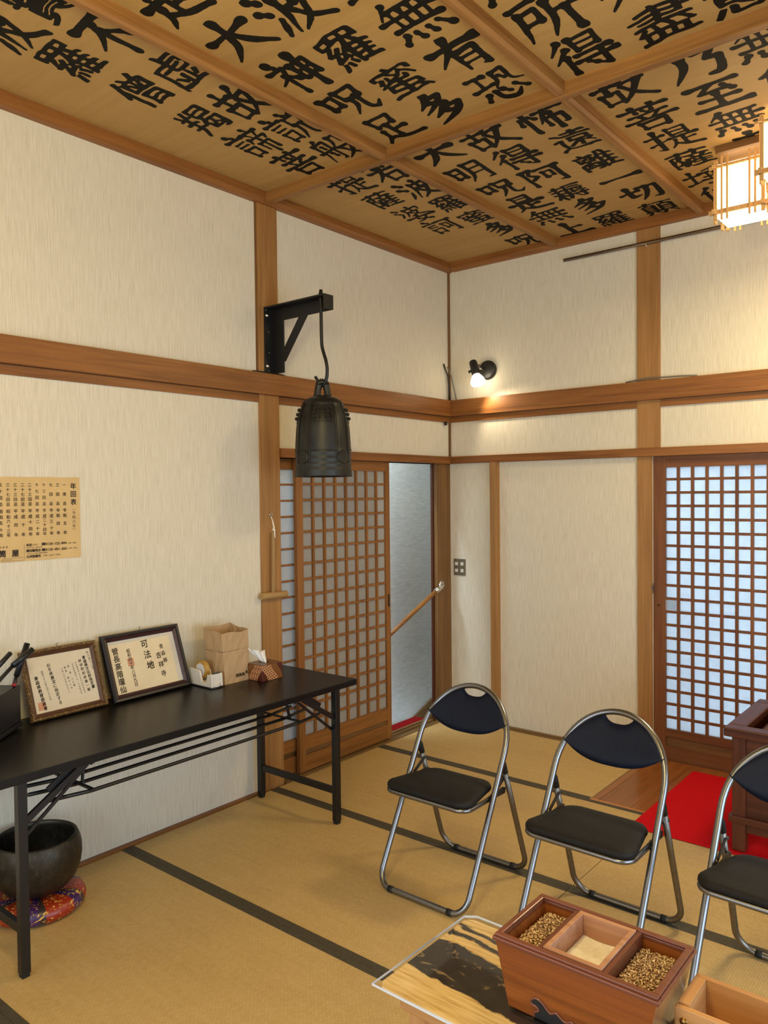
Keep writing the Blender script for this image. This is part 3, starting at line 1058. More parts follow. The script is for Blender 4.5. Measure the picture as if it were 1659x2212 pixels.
# stairwell behind the sliding doors
w = MB()
w.box(-0.62, -0.47, -2.4, 1.0, -1.6, 2.7)
w.box(-0.62, -0.12, -2.5, -2.4, -1.6, 2.7)
w.box(-0.62, -0.12, 1.0, 1.1, -1.6, 2.7)
w.box(-0.62, -0.12, -2.5, 1.1, 2.7, 2.78)
w.box(-0.62, -0.12, -2.5, 1.1, -1.7, -1.6)
w.box(-0.125, -0.12, 0.12, 1.0, -1.6, 2.7)
struct('wall_stairwell', w, 'stair_wallpaper')
b = MB().prism([(0.95, 0.17), (0.39, -0.04), (0.13, -0.14), (-2.3, -0.14), (-2.3, -0.34), (0.13, -0.34), (0.95, -0.1)], -0.47, -0.455, 'yz')
trim(b, 'jamb_wood_y', 0)
b = MB().box(-0.20, -0.094, -1.652, -0.183, -0.30, -0.003)
trim(b, 'jamb_wood_y', 0)
cs = obj('carpet_strip', MB().box(-0.185, -0.095, -1.63, -0.19, -0.0025, 0.004), 'dark_red_felt')
tag(cs, 'dark red carpet strip on the landing just behind the sliding lattice doors', 'carpet strip')

# ---- outside the entrance
struct('ground', MB().box(0.6, 5.0, 0.13, 4.0, -0.32, -0.2), 'ground_grey')
struct('pane_shade_block', MB().box(1.20, 1.34, 0.16, 0.9, -0.2, 1.05), 'ground_grey')  # unseen block added to darken the lower left door panes

# ------------------------------------------------------------------ doors
def lattice_door(n, to3, u0, u1, z_top, z_bot, cu0, cu1, nc, cz0, cz1, nr, slit, matw, pane, thick, bw, hole=None, first_stile=None):
    """to3(u, depth, z) maps door coordinates to the room; depth 0 = front face"""
    def bx(mb, ua, ub, da, db, za, zb):
        p, q = to3(ua, da, za), to3(ub, db, zb)
        mb.box(p[0], q[0], p[1], q[1], p[2], q[2])
    f = MB()
    bx(f, u0, cu0, 0, thick, z_bot, z_top)
    bx(f, cu1, u1, 0, thick, z_bot, z_top)
    root = struct('door_%d' % n, f, matw + '_z', bevel=0.0015)
    r = MB()
    bx(r, cu0, cu1, 0.001, thick - 0.001, cz1, z_top)
    bx(r, cu0, cu1, 0.001, thick - 0.001, slit[1], cz0)
    bx(r, cu0, cu1, 0.001, thick - 0.001, z_bot, slit[0])
    obj('rails', r, matw + ('_x' if n == 3 else '_y'), root, bevel=0.001)
    r = MB()
    bx(r, cu0, cu1, 0.012, thick - 0.006, slit[0], slit[1])
    obj('recessed_panel', r, 'jamb_wood_x' if n == 3 else 'jamb_wood_y', root)
    lt = MB()
    pu = (cu1 - cu0 + bw) / nc
    pz = (cz1 - cz0 + bw) / nr
    for i in range(1, nc):
        u = cu0 + pu * i - bw
        bx(lt, u, u + bw, 0.002, 0.018, cz0, cz1)
    for j in range(1, nr):
        z = cz0 + pz * j - bw
        bx(lt, cu0, cu1, 0.006, 0.016, z, z + bw * 0.95)
    obj('lattice', lt, matw + '_z', root)
    pn = MB()
    if hole:
        i, j = hole
        ua, ub = cu0 + pu * i, cu0 + pu * (i + 1) - bw
        za, zb = cz0 + pz * j, cz0 + pz * (j + 1) - bw
        bx(pn, cu0, cu1, 0.016, 0.019, cz0, za)
        bx(pn, cu0, cu1, 0.016, 0.019, zb, cz1)
        bx(pn, ub, cu1, 0.016, 0.019, za, zb)
        if ua - cu0 > 0.001:
            bx(pn, cu0, ua, 0.016, 0.019, za, zb)
    else:
        bx(pn, cu0, cu1, 0.016, 0.019, cz0, cz1)
    obj('pane', pn, pane, root)
    return root


d1 = lattice_door(1, lambda u, d, z: (-0.008 - d, u, z), -1.510, -0.676, 1.7992, 0.008, -1.462, -0.716, 8, 0.212, 1.738, 17, (0.101, 0.131), 'door_wood', 'shoji_paper_dim', 0.028, 0.0150)
h = MB().box(-0.0085, -0.0055, -0.702, -0.690, 0.865, 0.945)
obj('finger_pull', h, 'black_steel', d1)
d2 = lattice_door(2, lambda u, d, z: (-0.046 - d, u, z), -1.650, -0.80, 1.7992, 0.008, -1.632, -0.845, 5, 0.20, 1.738, 17, (0.101, 0.131), 'door_wood', 'shoji_paper_lit', 0.028, 0.012)
d3 = lattice_door(3, lambda u, d, z: (u, 0.004 + d, z), 1.459, 2.392, 1.7992, 0.004, 1.531, 2.322, 10, 0.186, 1.733, 20, (0.082, 0.138), 'entrance_wood', 'frosted_pane', 0.034, 0.0165, hole=(0, 9))
h = MB().box(1.459, 1.463, -0.006, 0.004, 0.985, 1.045)
h.box(1.452, 1.463, -0.012, -0.004, 1.010, 1.030)
obj('latch', h, 'dull_steel', d3, bevel=0.001)
obj('keyhole', MB().lathe([(0.0, -0.001), (0.006, -0.001), (0.006, 0.005)], 12, (1.490, 0.004, 0.917), axis='y'), 'black_steel', d3)

# ------------------------------------------------------------------ tatami and entrance floor
def tatami(x0, x1, y0, y1, label, bands=(True, True)):
    t = thing('tatami_mat', label, 'tatami mat', ((x0 + x1) / 2, (y0 + y1) / 2, -0.05), 'tatami mats covering the floor')
    obj('rush_surface', MB().box(x0 + .0008, x1 - .0008, y0 + .0008, y1 - .0008, -0.05, 0.0), 'tatami', t, bevel=0.002)
    for on, (ya, yb) in zip(bands, ((y0 + .0004, y0 + 0.031), (y1 - 0.031, y1 - .0004))):
        if on:
            obj('edge_band', MB().box(x0 + .001, x1 - .001, ya, yb, -0.049, 0.0016), 'tatami_edge', t, bevel=0.001)


Y1, Y2, Y3, Y4 = -0.835, -1.741, -2.642, -3.53
tatami(0.027, 1.428, Y1, -0.057, 'tatami mat in the corner between sliding doors and bare back wall', (True, False))
tatami(0.027, 1.760, Y2, Y1, 'tatami mat in front of the sliding doors, behind the first folding chair')
tatami(1.762, 3.50, Y2, Y1, 'tatami mat just in front of the wooden entrance boards and red runner')
tatami(0.027, 1.760, Y3, Y2, 'tatami mat under the right end of the black table and first chair')
tatami(1.762, 3.50, Y3, Y2, 'tatami mat under the front feet of the second and third folding chairs')
tatami(0.027, 1.760, Y4, Y3, 'tatami mat in the left foreground carrying the bronze bowl')
tatami(1.762, 3.50, Y4, Y3, 'tatami mat below the incense table in the right foreground')
tatami(0.027, 1.760, -4.44, Y4, 'tatami mat whose dark edge shows in the lower left corner')

b = MB()
xs = [1.430, 1.472, 1.640, 1.835, 2.03, 2.225, 2.42, 2.615, 2.81, 3.0]
for xa, xb in zip(xs, xs[1:]):
    b.box(xa + .0007, xb - .0007, -0.808, 0.003, -0.05, -0.004)
bo = struct('floor_boards', b, 'floor_board_wood', bevel=0.0015)
bo.name = 'trim_40'
struct('trim_42', MB().box(1.459, 2.393, 0.0035, 0.12, -0.12, 0.0036), 'entrance_wood_x')
struct('trim_41', MB().box(1.430, 3.0, Y1 + .001, -0.809, -0.05, -0.001), 'floor_edge_wood', bevel=0.0015)
rc = MB().prism([(-1.035, 0.0025), (-0.105, 0.0012), (-0.105, 0.0045), (-0.80, 0.0050), (-0.86, 0.0062), (-1.030, 0.0058), (-1.037, 0.0040)], 1.725, 2.66, 'yz')
o = obj('red_runner', rc, 'red_felt', loc=(2.2, -0.57, 0.0012))
tag(o, 'bright red felt runner lying on the wooden entrance boards by the lattice door', 'carpet')

# ------------------------------------------------------------------ black folding table
T = thing('folding_table', 'long black folding table along the left wall holding frames and bag', 'table', (0.35, -2.68, 0))
TX0, TX1, TY0, TY1, TZ = 0.028, 0.665, -3.585, -1.777, 0.70
obj('table_top', MB().box(TX0, TX1, TY0, TY1, TZ - 0.030, TZ), 'table_laminate', T, bevel=0.003)
for yl in (-1.862, -3.395):
    for xl in (0.060, 0.600):
        b = MB().box(xl - 0.0155, xl + 0.0155, yl - 0.0155, yl + 0.0155, 0.014, TZ - 0.032)
        lg = obj('leg', b, 'black_steel', T, bevel=0.002)
        obj('foot_cap', MB().box(xl - 0.013, xl + 0.013, yl - 0.013, yl + 0.013, 0.0005, 0.016), 'rubber', lg, bevel=0.002)
    b = MB().box(0.0755, 0.5845, yl - 0.011, yl + 0.011, 0.145, 0.175)
    obj('cross_bar', b, 'black_steel', T, bevel=0.002)
    b = MB().box(0.035, 0.62, yl - 0.02, yl + 0.02, TZ - 0.036, TZ - 0.030)
    obj('hinge_plate', b, 'black_steel', T)
    s = -1 if yl > -2 else 1
    for xl, d in ((0.060, 1), (0.600, -1)):
        b = MB()
        b.bar((xl, yl + s * 0.015, 0.520), (xl, yl + s * 0.25, TZ - 0.032), 0.012, 0.022)
        b.bar((xl + d * 0.012, yl + s * 0.014, 0.46), (xl + d * 0.012, yl + s * 0.26, 0.655), 0.006, 0.012)
        b.bar((xl + d * 0.012, yl + s * 0.255, 0.648), (xl + d * 0.012, yl + s * 0.30, TZ - 0.033), 0.008, 0.022)
        b.bar((xl + d * 0.009, yl + s * 0.10, 0.592), (xl + d * 0.009, yl + s * 0.215, 0.668), 0.006, 0.03)
        obj('brace', b, 'black_steel', T)
# wire shelf under the top
b = MB()
for xr_ in (0.16, 0.26, 0.36, 0.455, 0.56):
    b.tube([(xr_, -3.30, 0.548), (xr_, -3.12, 0.533), (xr_, -2.07, 0.533), (xr_, -1.93, 0.548)], 0.0075, 8)
for yr in (-3.12, -2.07):
    b.bar((0.10, yr, 0.541), (0.575, yr, 0.541), 0.014, 0.006)
    for xr_ in (0.11, 0.30, 0.50):
        b.bar((xr_, yr, 0.541), (xr_ - 0.02, yr + (0.02 if yr < -3 else -0.02), TZ - 0.031), 0.016, 0.005, upv=(0, 1, 0))
obj('shelf_rack', b, 'black_steel', T)

# ------------------------------------------------------------------ framed certificates (leaning on the wall)
def framed(label, loc, rz, W, H, fwid, mats, tilt, paper, text, hook_x, mount=0.0, group=None):
    t = thing('framed_certificate', label, 'framed certificate', loc, group)
    outer, inner = mats
    base = wloc(t)

    def B():
        return MB()

    def L(mb):
        mb.v = [(p[0] + base.x, p[1] + base.y, p[2] + base.z) for p in mb.v]
        return mb
    b = B()
    D = 0.022
    for (xa, xb, za, zb, ax) in ((-W / 2, W / 2, 0, fwid, 0), (-W / 2, W / 2, H - fwid, H, 0)):
        pass
    def ring(a, bb, d0, d1):
        # mitred ring between inset a and inset bb, front depth d0 -> d1
        A = [(-W / 2 + a, a), (W / 2 - a, a), (W / 2 - a, H - a), (-W / 2 + a, H - a)]
        Bq = [(-W / 2 + bb, bb), (W / 2 - bb, bb), (W / 2 - bb, H - bb), (-W / 2 + bb, H - bb)]
        vs = [(x, d0, z) for x, z in A] + [(x, d1, z) for x, z in Bq]
        return vs, [(i, (i + 1) % 4, 4 + (i + 1) % 4, 4 + i) for i in range(4)]
    b.add(*ring(0, 0, 0.0, -D * 0.7))
    b.add(*ring(0, fwid * 0.12, -D * 0.7, -D))
    b.add(*ring(fwid * 0.12, fwid * 0.42, -D, -D * 0.95))
    b.add(*ring(fwid * 0.42, fwid * 0.5, -D * 0.95, -D * 0.7))
    vs = [(-W / 2, 0, 0), (W / 2, 0, 0), (W / 2, 0, H), (-W / 2, 0, H)]
    b.add(vs, [(0, 1, 2, 3)])
    fr = obj('frame', L(b), outer, t)
    b = B()
    b.add(*ring(fwid * 0.5, fwid * 0.62, -D * 0.7, -D * 0.78))
    b.add(*ring(fwid * 0.62, fwid * 0.8, -D * 0.78, -D * 0.62))
    b.add(*ring(fwid * 0.8, fwid, -D * 0.62, -D * 0.3))
    obj('inner_moulding', L(b), inner, t)
    pw, ph = W - 2 * fwid, H - 2 * fwid
    b = B()
    b.add([(-W / 2 + fwid * .8, -D * 0.24, fwid * .8), (W / 2 - fwid * .8, -D * 0.24, fwid * .8), (W / 2 - fwid * .8, -D * 0.24, H - fwid * .8), (-W / 2 + fwid * .8, -D * 0.24, H - fwid * .8)], [(0, 1, 2, 3)], 0)
    if mount:
        b.f.clear(); b.v.clear(); b.mi.clear(); b.sm.clear()
        e = fwid * .8
        b.add([(-W / 2 + e, -D * .24, e), (W / 2 - e, -D * .24, e), (W / 2 - e, -D * .24, H - e), (-W / 2 + e, -D * .24, H - e)], [(0, 1, 2, 3)], 2)
        x0, x1, z0, z1 = mount
        b.add([(x0, -D * .25, z0), (x1, -D * .25, z0), (x1, -D * .25, z1), (x0, -D * .25, z1)], [(0, 1, 2, 3)], 0)
    text(b, -D * 0.27)
    obj('certificate', L(b), [paper, 'ink', 'mount_paper', 'seal_red', 'seal_red_frame', 'ink_brown'], t, recalc=False)
    g = B().add([(-W / 2 + fwid * .9, -D * 0.33, fwid * .9), (W / 2 - fwid * .9, -D * 0.33, fwid * .9), (W / 2 - fwid * .9, -D * 0.33, H - fwid * .9), (-W / 2 + fwid * .9, -D * 0.33, H - fwid * .9)], [(0, 1, 2, 3)])
    obj('glass_pane', L(g), 'glass', t, recalc=False)
    hk = B().tube([(hook_x, -0.002, H - 0.004), (hook_x, -0.002, H + 0.010), (hook_x + 0.003, -0.003, H + 0.015), (hook_x + 0.009, -0.004, H + 0.016)], 0.0011, 6)
    obj('hanging_hook', L(hk), 'black_steel', t)
    t.rotation_euler = (-tilt, 0, rz)
    return t


def cert_a(b, y):
    # 0.35 x 0.29 frame, paper inside 0.034 borders
    column(b, '青文第六二号', 0.126, 0.238, 0.168, 0.0115, y, 5, lean=0.012)
    column(b, '青森県文化財指定書', 0.106, 0.219, 0.090, 0.0160, y, 1, lean=0.016, slant=0.1, bold=.02)
    column(b, '阿弥陀如来像一躯', 0.086, 0.208, 0.082, 0.0150, y, 1, lean=0.014, slant=0.1, bold=.012)
    column(b, '所在青森市大字油川吉祥寺所有', 0.066, 0.204, 0.076, 0.0080, y, 5, lean=0.014)
    column(b, '木造彩色像高三尺一寸台座光背', 0.050, 0.200, 0.074, 0.0080, y, 5, lean=0.014)
    column(b, '像 高 九五糎', 0.030, 0.195, 0.112, 0.0100, y, 5, lean=0.010)
    column(b, '裏書 寛文八年', 0.014, 0.192, 0.104, 0.0095, y, 5, lean=0.012)
    column(b, '台高八五寸台座光背共三尺', 0.000, 0.188, 0.088, 0.0070, y, 5, lean=0.012)
    column(b, '右を県重宝に指定する', -0.054, 0.214, 0.056, 0.0165, y, 1, lean=0.020, slant=0.1, bold=.015)
    column(b, '昭和三十六年六月二十九日', -0.086, 0.192, 0.078, 0.0098, y, 1, lean=0.013)
    column(b, '青森県教育委員會', -0.115, 0.170, 0.046, 0.0172, y, 1, lean=0.015, slant=0.1, bold=.02)
    b.add([(-0.128, y + .0002, 0.040), (-0.096, y + .0002, 0.040), (-0.096, y + .0002, 0.072), (-0.128, y + .0002, 0.072)], [(0, 1, 2, 3)], 3)


def cert_b(b, y):
    b.add([(-0.094, y + .0003, 0.146), (-0.064, y + .0003, 0.146), (-0.064, y + .0003, 0.178), (-0.094, y + .0003, 0.178)], [(0, 1, 2, 3)], 3)
    for a, c, d, e in ((-.095, -.063, .145, .147), (-.095, -.063, .177, .179), (-.095, -.093, .145, .179), (-.065, -.063, .145, .179)):
        b.add([(a, y + .0002, d), (c, y + .0002, d), (c, y + .0002, e), (a, y + .0002, e)], [(0, 1, 2, 3)], 4)
    column(b, '青森縣', 0.096, 0.206, 0.140, 0.0235, y, 1, lean=0.006, slant=0.1, bold=.012)
    column(b, '吉祥寺', 0.072, 0.168, 0.082, 0.030, y, 1, lean=0.006, slant=0.08, bold=.018)
    column(b, '可法地', 0.010, 0.232, 0.132, 0.040, y, 1, lean=0.008, slant=0.08, bold=.02)
    column(b, '昭和四十年八月九日', -0.080, 0.214, 0.062, 0.0195, y, 1, lean=0.004, slant=0.08, bold=.018)
    column(b, '管長高階瓏仙', -0.146, 0.222, 0.052, 0.0335, y, 1, lean=0.000, slant=0.08, bold=.018)


framed('certificate in a carved gilt and brown frame, left of the dark-framed one', (0.124, -2.956, TZ + 0.0005), math.radians(90 + 1.5), 0.338, 0.285, 0.029, ('gilt_carving', 'frame_brown'), math.radians(19.5), 'certificate_paper', cert_a, 0.0, group='certificates leaning on the wall')
framed('certificate in a dark maroon-black frame, beside the white tape dispenser', (0.126, -2.560, TZ + 0.0005), math.radians(90 + 2.5), 0.414, 0.298, 0.032, ('frame_black', 'frame_maroon'), math.radians(19.5), 'certificate_paper_light', cert_b, 0.005, mount=(-0.176, 0.150, 0.026, 0.252), group='certificates leaning on the wall')

# ------------------------------------------------------------------ tape dispenser
t = thing('tape_dispenser', 'white desk tape dispenser with a brown roll, beside the paper bag', 'tape dispenser', (0.185, -2.310, TZ))
hw = 0.033


def rounded(x0, x1, y0, y1, r, n=6):
    p = []
    for cx, cy, a0 in ((x1 - r, y1 - r, 0), (x0 + r, y1 - r, 90), (x0 + r, y0 + r, 180), (x1 - r, y0 + r, 270)):
        for i in range(n + 1):
            a = math.radians(a0 + 90 * i / n)
            p.append((cx + r * math.cos(a), cy + r * math.sin(a)))
    return p


b = MB().prism(rounded(0.090, 0.276, -2.346, -2.274, 0.033), TZ + .0005, TZ + 0.006, 'xy')
obj('base', b, 'black_plastic', t)
# side profile x/z of the body
sideprof = [(0.093, 0.006), (0.272, 0.006), (0.268, 0.060), (0.262, 0.068), (0.250, 0.064), (0.236, 0.064), (0.228, 0.026), (0.196, 0.026), (0.182, 0.072), (0.170, 0.078), (0.112, 0.082), (0.099, 0.080), (0.095, 0.07)]
for s in (-1, 1):
    ya, yb = sorted((-2.310 + s * 0.033, -2.310 + s * 0.022))
    b = MB().prism([(x, z + TZ) for x, z in sideprof], ya, yb, 'xz')
    obj('side_wall', b, 'tape_body', t, bevel=0.003)
b = MB().prism(rounded(0.093, 0.272, -2.342, -2.278, 0.030), TZ + 0.006, TZ + 0.024, 'xy')
b.prism([(0.236, TZ + .02), (0.266, TZ + .02), (0.264, TZ + .066), (0.240, TZ + .064)], -2.335, -2.285, 'xz')
b.prism([(0.094, TZ + .02), (0.106, TZ + .02), (0.106, TZ + .080), (0.098, TZ + .078)], -2.335, -2.285, 'xz')
obj('body', b, 'tape_body', t, bevel=0.002)
b = MB().bar((0.262, -2.333, TZ + .070), (0.262, -2.287, TZ + .070), 0.004, 0.006)
obj('cutter', b, 'dull_steel', t)
b = MB()
pr = [(0.020, -0.012), (0.043, -0.012), (0.043, 0.012), (0.020, 0.012), (0.020, -0.012)]
b.lathe(pr, 32, (0.158, -2.310, TZ + 0.072), axis='y', smooth=False)
rl_ = obj('tape_roll', b, 'tape_roll', t)
b = MB().lathe([(0, -0.014), (0.031, -0.014), (0.034, -0.0125), (0.034, 0.0125), (0.031, 0.014), (0, 0.014)], 8, (0.158, -2.310, TZ + 0.072), axis='y', smooth=False)
obj('hub', b, 'tape_hub', rl_)

# ------------------------------------------------------------------ paper bag
t = thing('paper_bag', 'crumpled brown paper bag standing open between tape and tissue box', 'paper bag', (0.18, -2.175, TZ))


def bag_ring(z, sx0, sx1, sy0, sy1, jit, rng):
    pts = []
    cs = [(sx1, sy0), (sx1, sy1), (sx0, sy1), (sx0, sy0)]
    for i in range(4):
        a, c = cs[i], cs[(i + 1) % 4]
        for k in range(8):
            f = k / 8
            bow = jit * math.sin(PI * f)
            x, y = a[0] + (c[0] - a[0]) * f, a[1] + (c[1] - a[1]) * f
            nx, ny = (c[1] - a[1]), -(c[0] - a[0])
            l = math.hypot(nx, ny)
            q = rng.uniform(-0.0022, 0.0030) if 0 < k else 0
            pts.append((x + nx / l * (bow * (-1 if i % 2 else 1) * 0 + q), y + ny / l * q, z + ((0.004 * math.sin(PI * f * 2 + i) - 0.010 * (x - 0.18) / 0.07) if z > TZ + .22 else 0)))
    return pts


rg = np.random.RandomState(5)
front_low = True
levels = [0.0005, 0.03, 0.07, 0.11, 0.142, 0.150, 0.158, 0.19, 0.225, 0.250]
rings = []
for z in levels:
    f = z / 0.25
    crease = -0.004 if abs(z - 0.150) < 0.002 else 0
    rings.append(bag_ring(TZ + z, 0.118 - 0.012 * f - crease, 0.252 - 0.010 * f + crease, -2.250 - 0.010 * f - crease, -2.100 + 0.004 * f + crease, 0.004, rg))
b = MB()
m = len(rings[0])
vs = [p for r in rings for p in r]
fs = []
for i in range(len(rings) - 1):
    for k in range(m):
        fs.append((i * m + k, i * m + (k + 1) % m, (i + 1) * m + (k + 1) % m, (i + 1) * m + k))
fs.append(tuple(range(m))[::-1])
b.add(vs, fs)
bagb = obj('bag_body', b, ['kraft_paper'], t, solid=0.0009)
b = MB()
for (txt, x0, zz, sz) in (('DOUX', -2.185, 0.034, 0.020), ('B', -2.125, 0.040, 0.018)):
    tmp = MB()
    row(tmp, txt, 0, 0, sz, 0, 0, pitch=sz * 0.66, wide=0.9, bold=.04)
    b.add([(0.2555, x0 + p[0], TZ + zz + p[2]) for p in tmp.v], tmp.f, 0)
obj('printed_mark', b, 'ink', t, recalc=False)
b = MB().tube([(0.236, -2.185, TZ + .20), (0.222, -2.165, TZ + .235), (0.212, -2.150, TZ + 0.250), (0.205, -2.140, TZ + .235), (0.198, -2.13, TZ + .2)], 0.0028, 6)
obj('handle', b, 'kraft_paper', t)

# ------------------------------------------------------------------ tissue box
t = thing('tissue_box', 'square lacquered tissue box with honeycomb stripes and a pulled tissue', 'tissue box', (0.298, -2.043, TZ))
b = MB().box(0.240, 0.354, -2.108, -1.978, TZ + .0005, TZ + 0.076)
obj('case', b, 'lacquer_pattern', t, bevel=0.002)
b = MB()
for a in ((0.242, 0.352, -2.106, -2.060), (0.242, 0.352, -2.026, -1.980), (0.242, 0.272, -2.060, -2.026), (0.322, 0.352, -2.060, -2.026)):
    b.box(*a, TZ + 0.076, TZ + 0.0795)
obj('lid', b, 'lacquer_top', t)
obj('slot_shade', MB().box(0.272, 0.322, -2.060, -2.026, TZ + 0.0761, TZ + 0.0769), 'frame_black', t)  # dark slab painting the shade inside the lid opening
b = MB()
nu, nv = 9, 7
for i in range(nu + 1):
    for j in range(nv + 1):
        u, v = i / nu, j / nv
        x = 0.278 + 0.036 * u - 0.030 * v + 0.007 * math.sin(9 * u + 3 * v) * v
        y = -2.046 - 0.060 * v + 0.075 * u * v + 0.007 * math.sin(14 * u) * (0.3 + v)
        z = TZ + 0.0772 + (0.066 + 0.006 * math.sin(5 * u + 1)) * v * (1 - 0.12 * u)
        b.v.append((x, y, z))
for i in range(nu):
    for j in range(nv):
        p = i * (nv + 1) + j
        b.f.append([p, p + 1, p + nv + 2, p + nv + 1]); b.mi.append(0); b.sm.append(True)
obj('tissue', b, 'white_paper', t, solid=0.0006)

# ------------------------------------------------------------------ black case and rods at the table's left end
t = thing('black_case', 'black box-shaped device at the left end of the black table', 'device', (0.20, -3.28, TZ))
ux, uy = 0.644, -0.765          # along the front face, to the left
nx_, ny_ = 0.765, 0.644         # out of the front face
P0 = (0.137, -3.166)


def fp(a, d, z):
    return (P0[0] + ux * a + nx_ * d, P0[1] + uy * a + ny_ * d, TZ + z)


def fbox(mb, a0, a1, d0, d1, z0, z1):
    vs = [fp(a, d, z) for z in (z0, z1) for a, d in ((a0, d0), (a1, d0), (a1, d1), (a0, d1))]
    mb.add(vs, [(3, 2, 1, 0), (4, 5, 6, 7), (0, 1, 5, 4), (1, 2, 6, 5), (2, 3, 7, 6), (3, 0, 4, 7)])


b = MB()
fbox(b, 0.0, 0.34, -0.10, 0.0, 0.022, 0.166)
obj('shell', b, 'black_plastic', t, bevel=0.004)
b = MB()
fbox(b, 0.0, 0.34, -0.095, 0.006, 0.006, 0.022)
bz = obj('base_bezel', b, 'black_plastic', t, bevel=0.002)
for a in (0.04, 0.30):
    b = MB().lathe([(0, 0.0005), (0.016, 0.0005), (0.016, 0.006), (0, 0.006)], 16, (fp(a, -0.02, 0)[0], fp(a, -0.02, 0)[1], TZ))
    obj('foot', b, 'rubber', t)
tmp, b = MB(), MB()
row(tmp, 'acer', 0, 0, 0.011, 0, 0)
for q in tmp.v:
    b.v.append(fp(0.055 - q[0], 0.0006, 0.040 + q[2]))
b.f, b.mi, b.sm = tmp.f, tmp.mi, tmp.sm
obj('logo', b, 'logo_grey', t, recalc=False)


def rod(label, top, mid, low, tip=None, r1=0.0115, r2=0.0075):
    t = thing('black_rod', label, 'rod', low, 'rods lying on the black device')
    obj('sleeve', MB().tube([top, mid], r1, 12), 'black_plastic', t)
    obj('stick', MB().tube([mid, low], r2, 10), 'black_plastic', t)
    if tip:
        obj('collar', MB().tube([tip, low], r2 + 0.0012, 10), 'red_plastic', t)


rod('black rod with a red collar, standing upright across the gilt frame', (0.130, -3.132, 1.022), (0.148, -3.186, 0.905), (0.160, -3.203, 0.8695), (0.158, -3.199, 0.880))
rod('black rod without collar, crossing over the upright one', (0.186, -3.139, 1.006), (0.198, -3.223, 0.958), (0.240, -3.345, 0.8755))
rod('short black rod at the left edge, apart from the crossed pair', (0.120, -3.195, 0.992), (0.150, -3.262, 0.950), (0.235, -3.390, 0.8755), None, 0.0095, 0.007)

# ------------------------------------------------------------------ singing bowl on brocade cushion
bc = (0.208, -3.152)
t = thing('bowl_cushion', 'round brocade cushion in orange, purple and gold under the bronze bowl', 'cushion', (bc[0], bc[1], 0))
pr = []
for i in range(19):
    a = -PI / 2 + PI * i / 18
    pr.append((0.135 + 0.043 * math.cos(a), 0.036 + 0.0355 * math.sin(a)))
b = MB().lathe([(0.0, 0.0005)] + pr + [(0.0, 0.066)], 48, (bc[0], bc[1], 0))
obj('cover', b, 'brocade', t)
t = thing('singing_bowl', 'large dark bronze singing bowl on a cushion under the black table', 'singing bowl', (bc[0], bc[1], 0.072))
pr = [(0.0, 0.0725), (0.055, 0.0725), (0.085, 0.078), (0.118, 0.096), (0.146, 0.128), (0.161, 0.168), (0.1665, 0.205), (0.166, 0.235), (0.161, 0.262), (0.153, 0.280), (0.151, 0.285), (0.146, 0.286), (0.141, 0.283), (0.146, 0.262), (0.152, 0.235), (0.153, 0.205), (0.148, 0.172), (0.133, 0.137), (0.105, 0.108), (0.07, 0.092), (0.0, 0.088)]
b = MB().lathe(pr, 56, (bc[0], bc[1], 0))
obj('bowl', b, 'bronze_bowl', t)

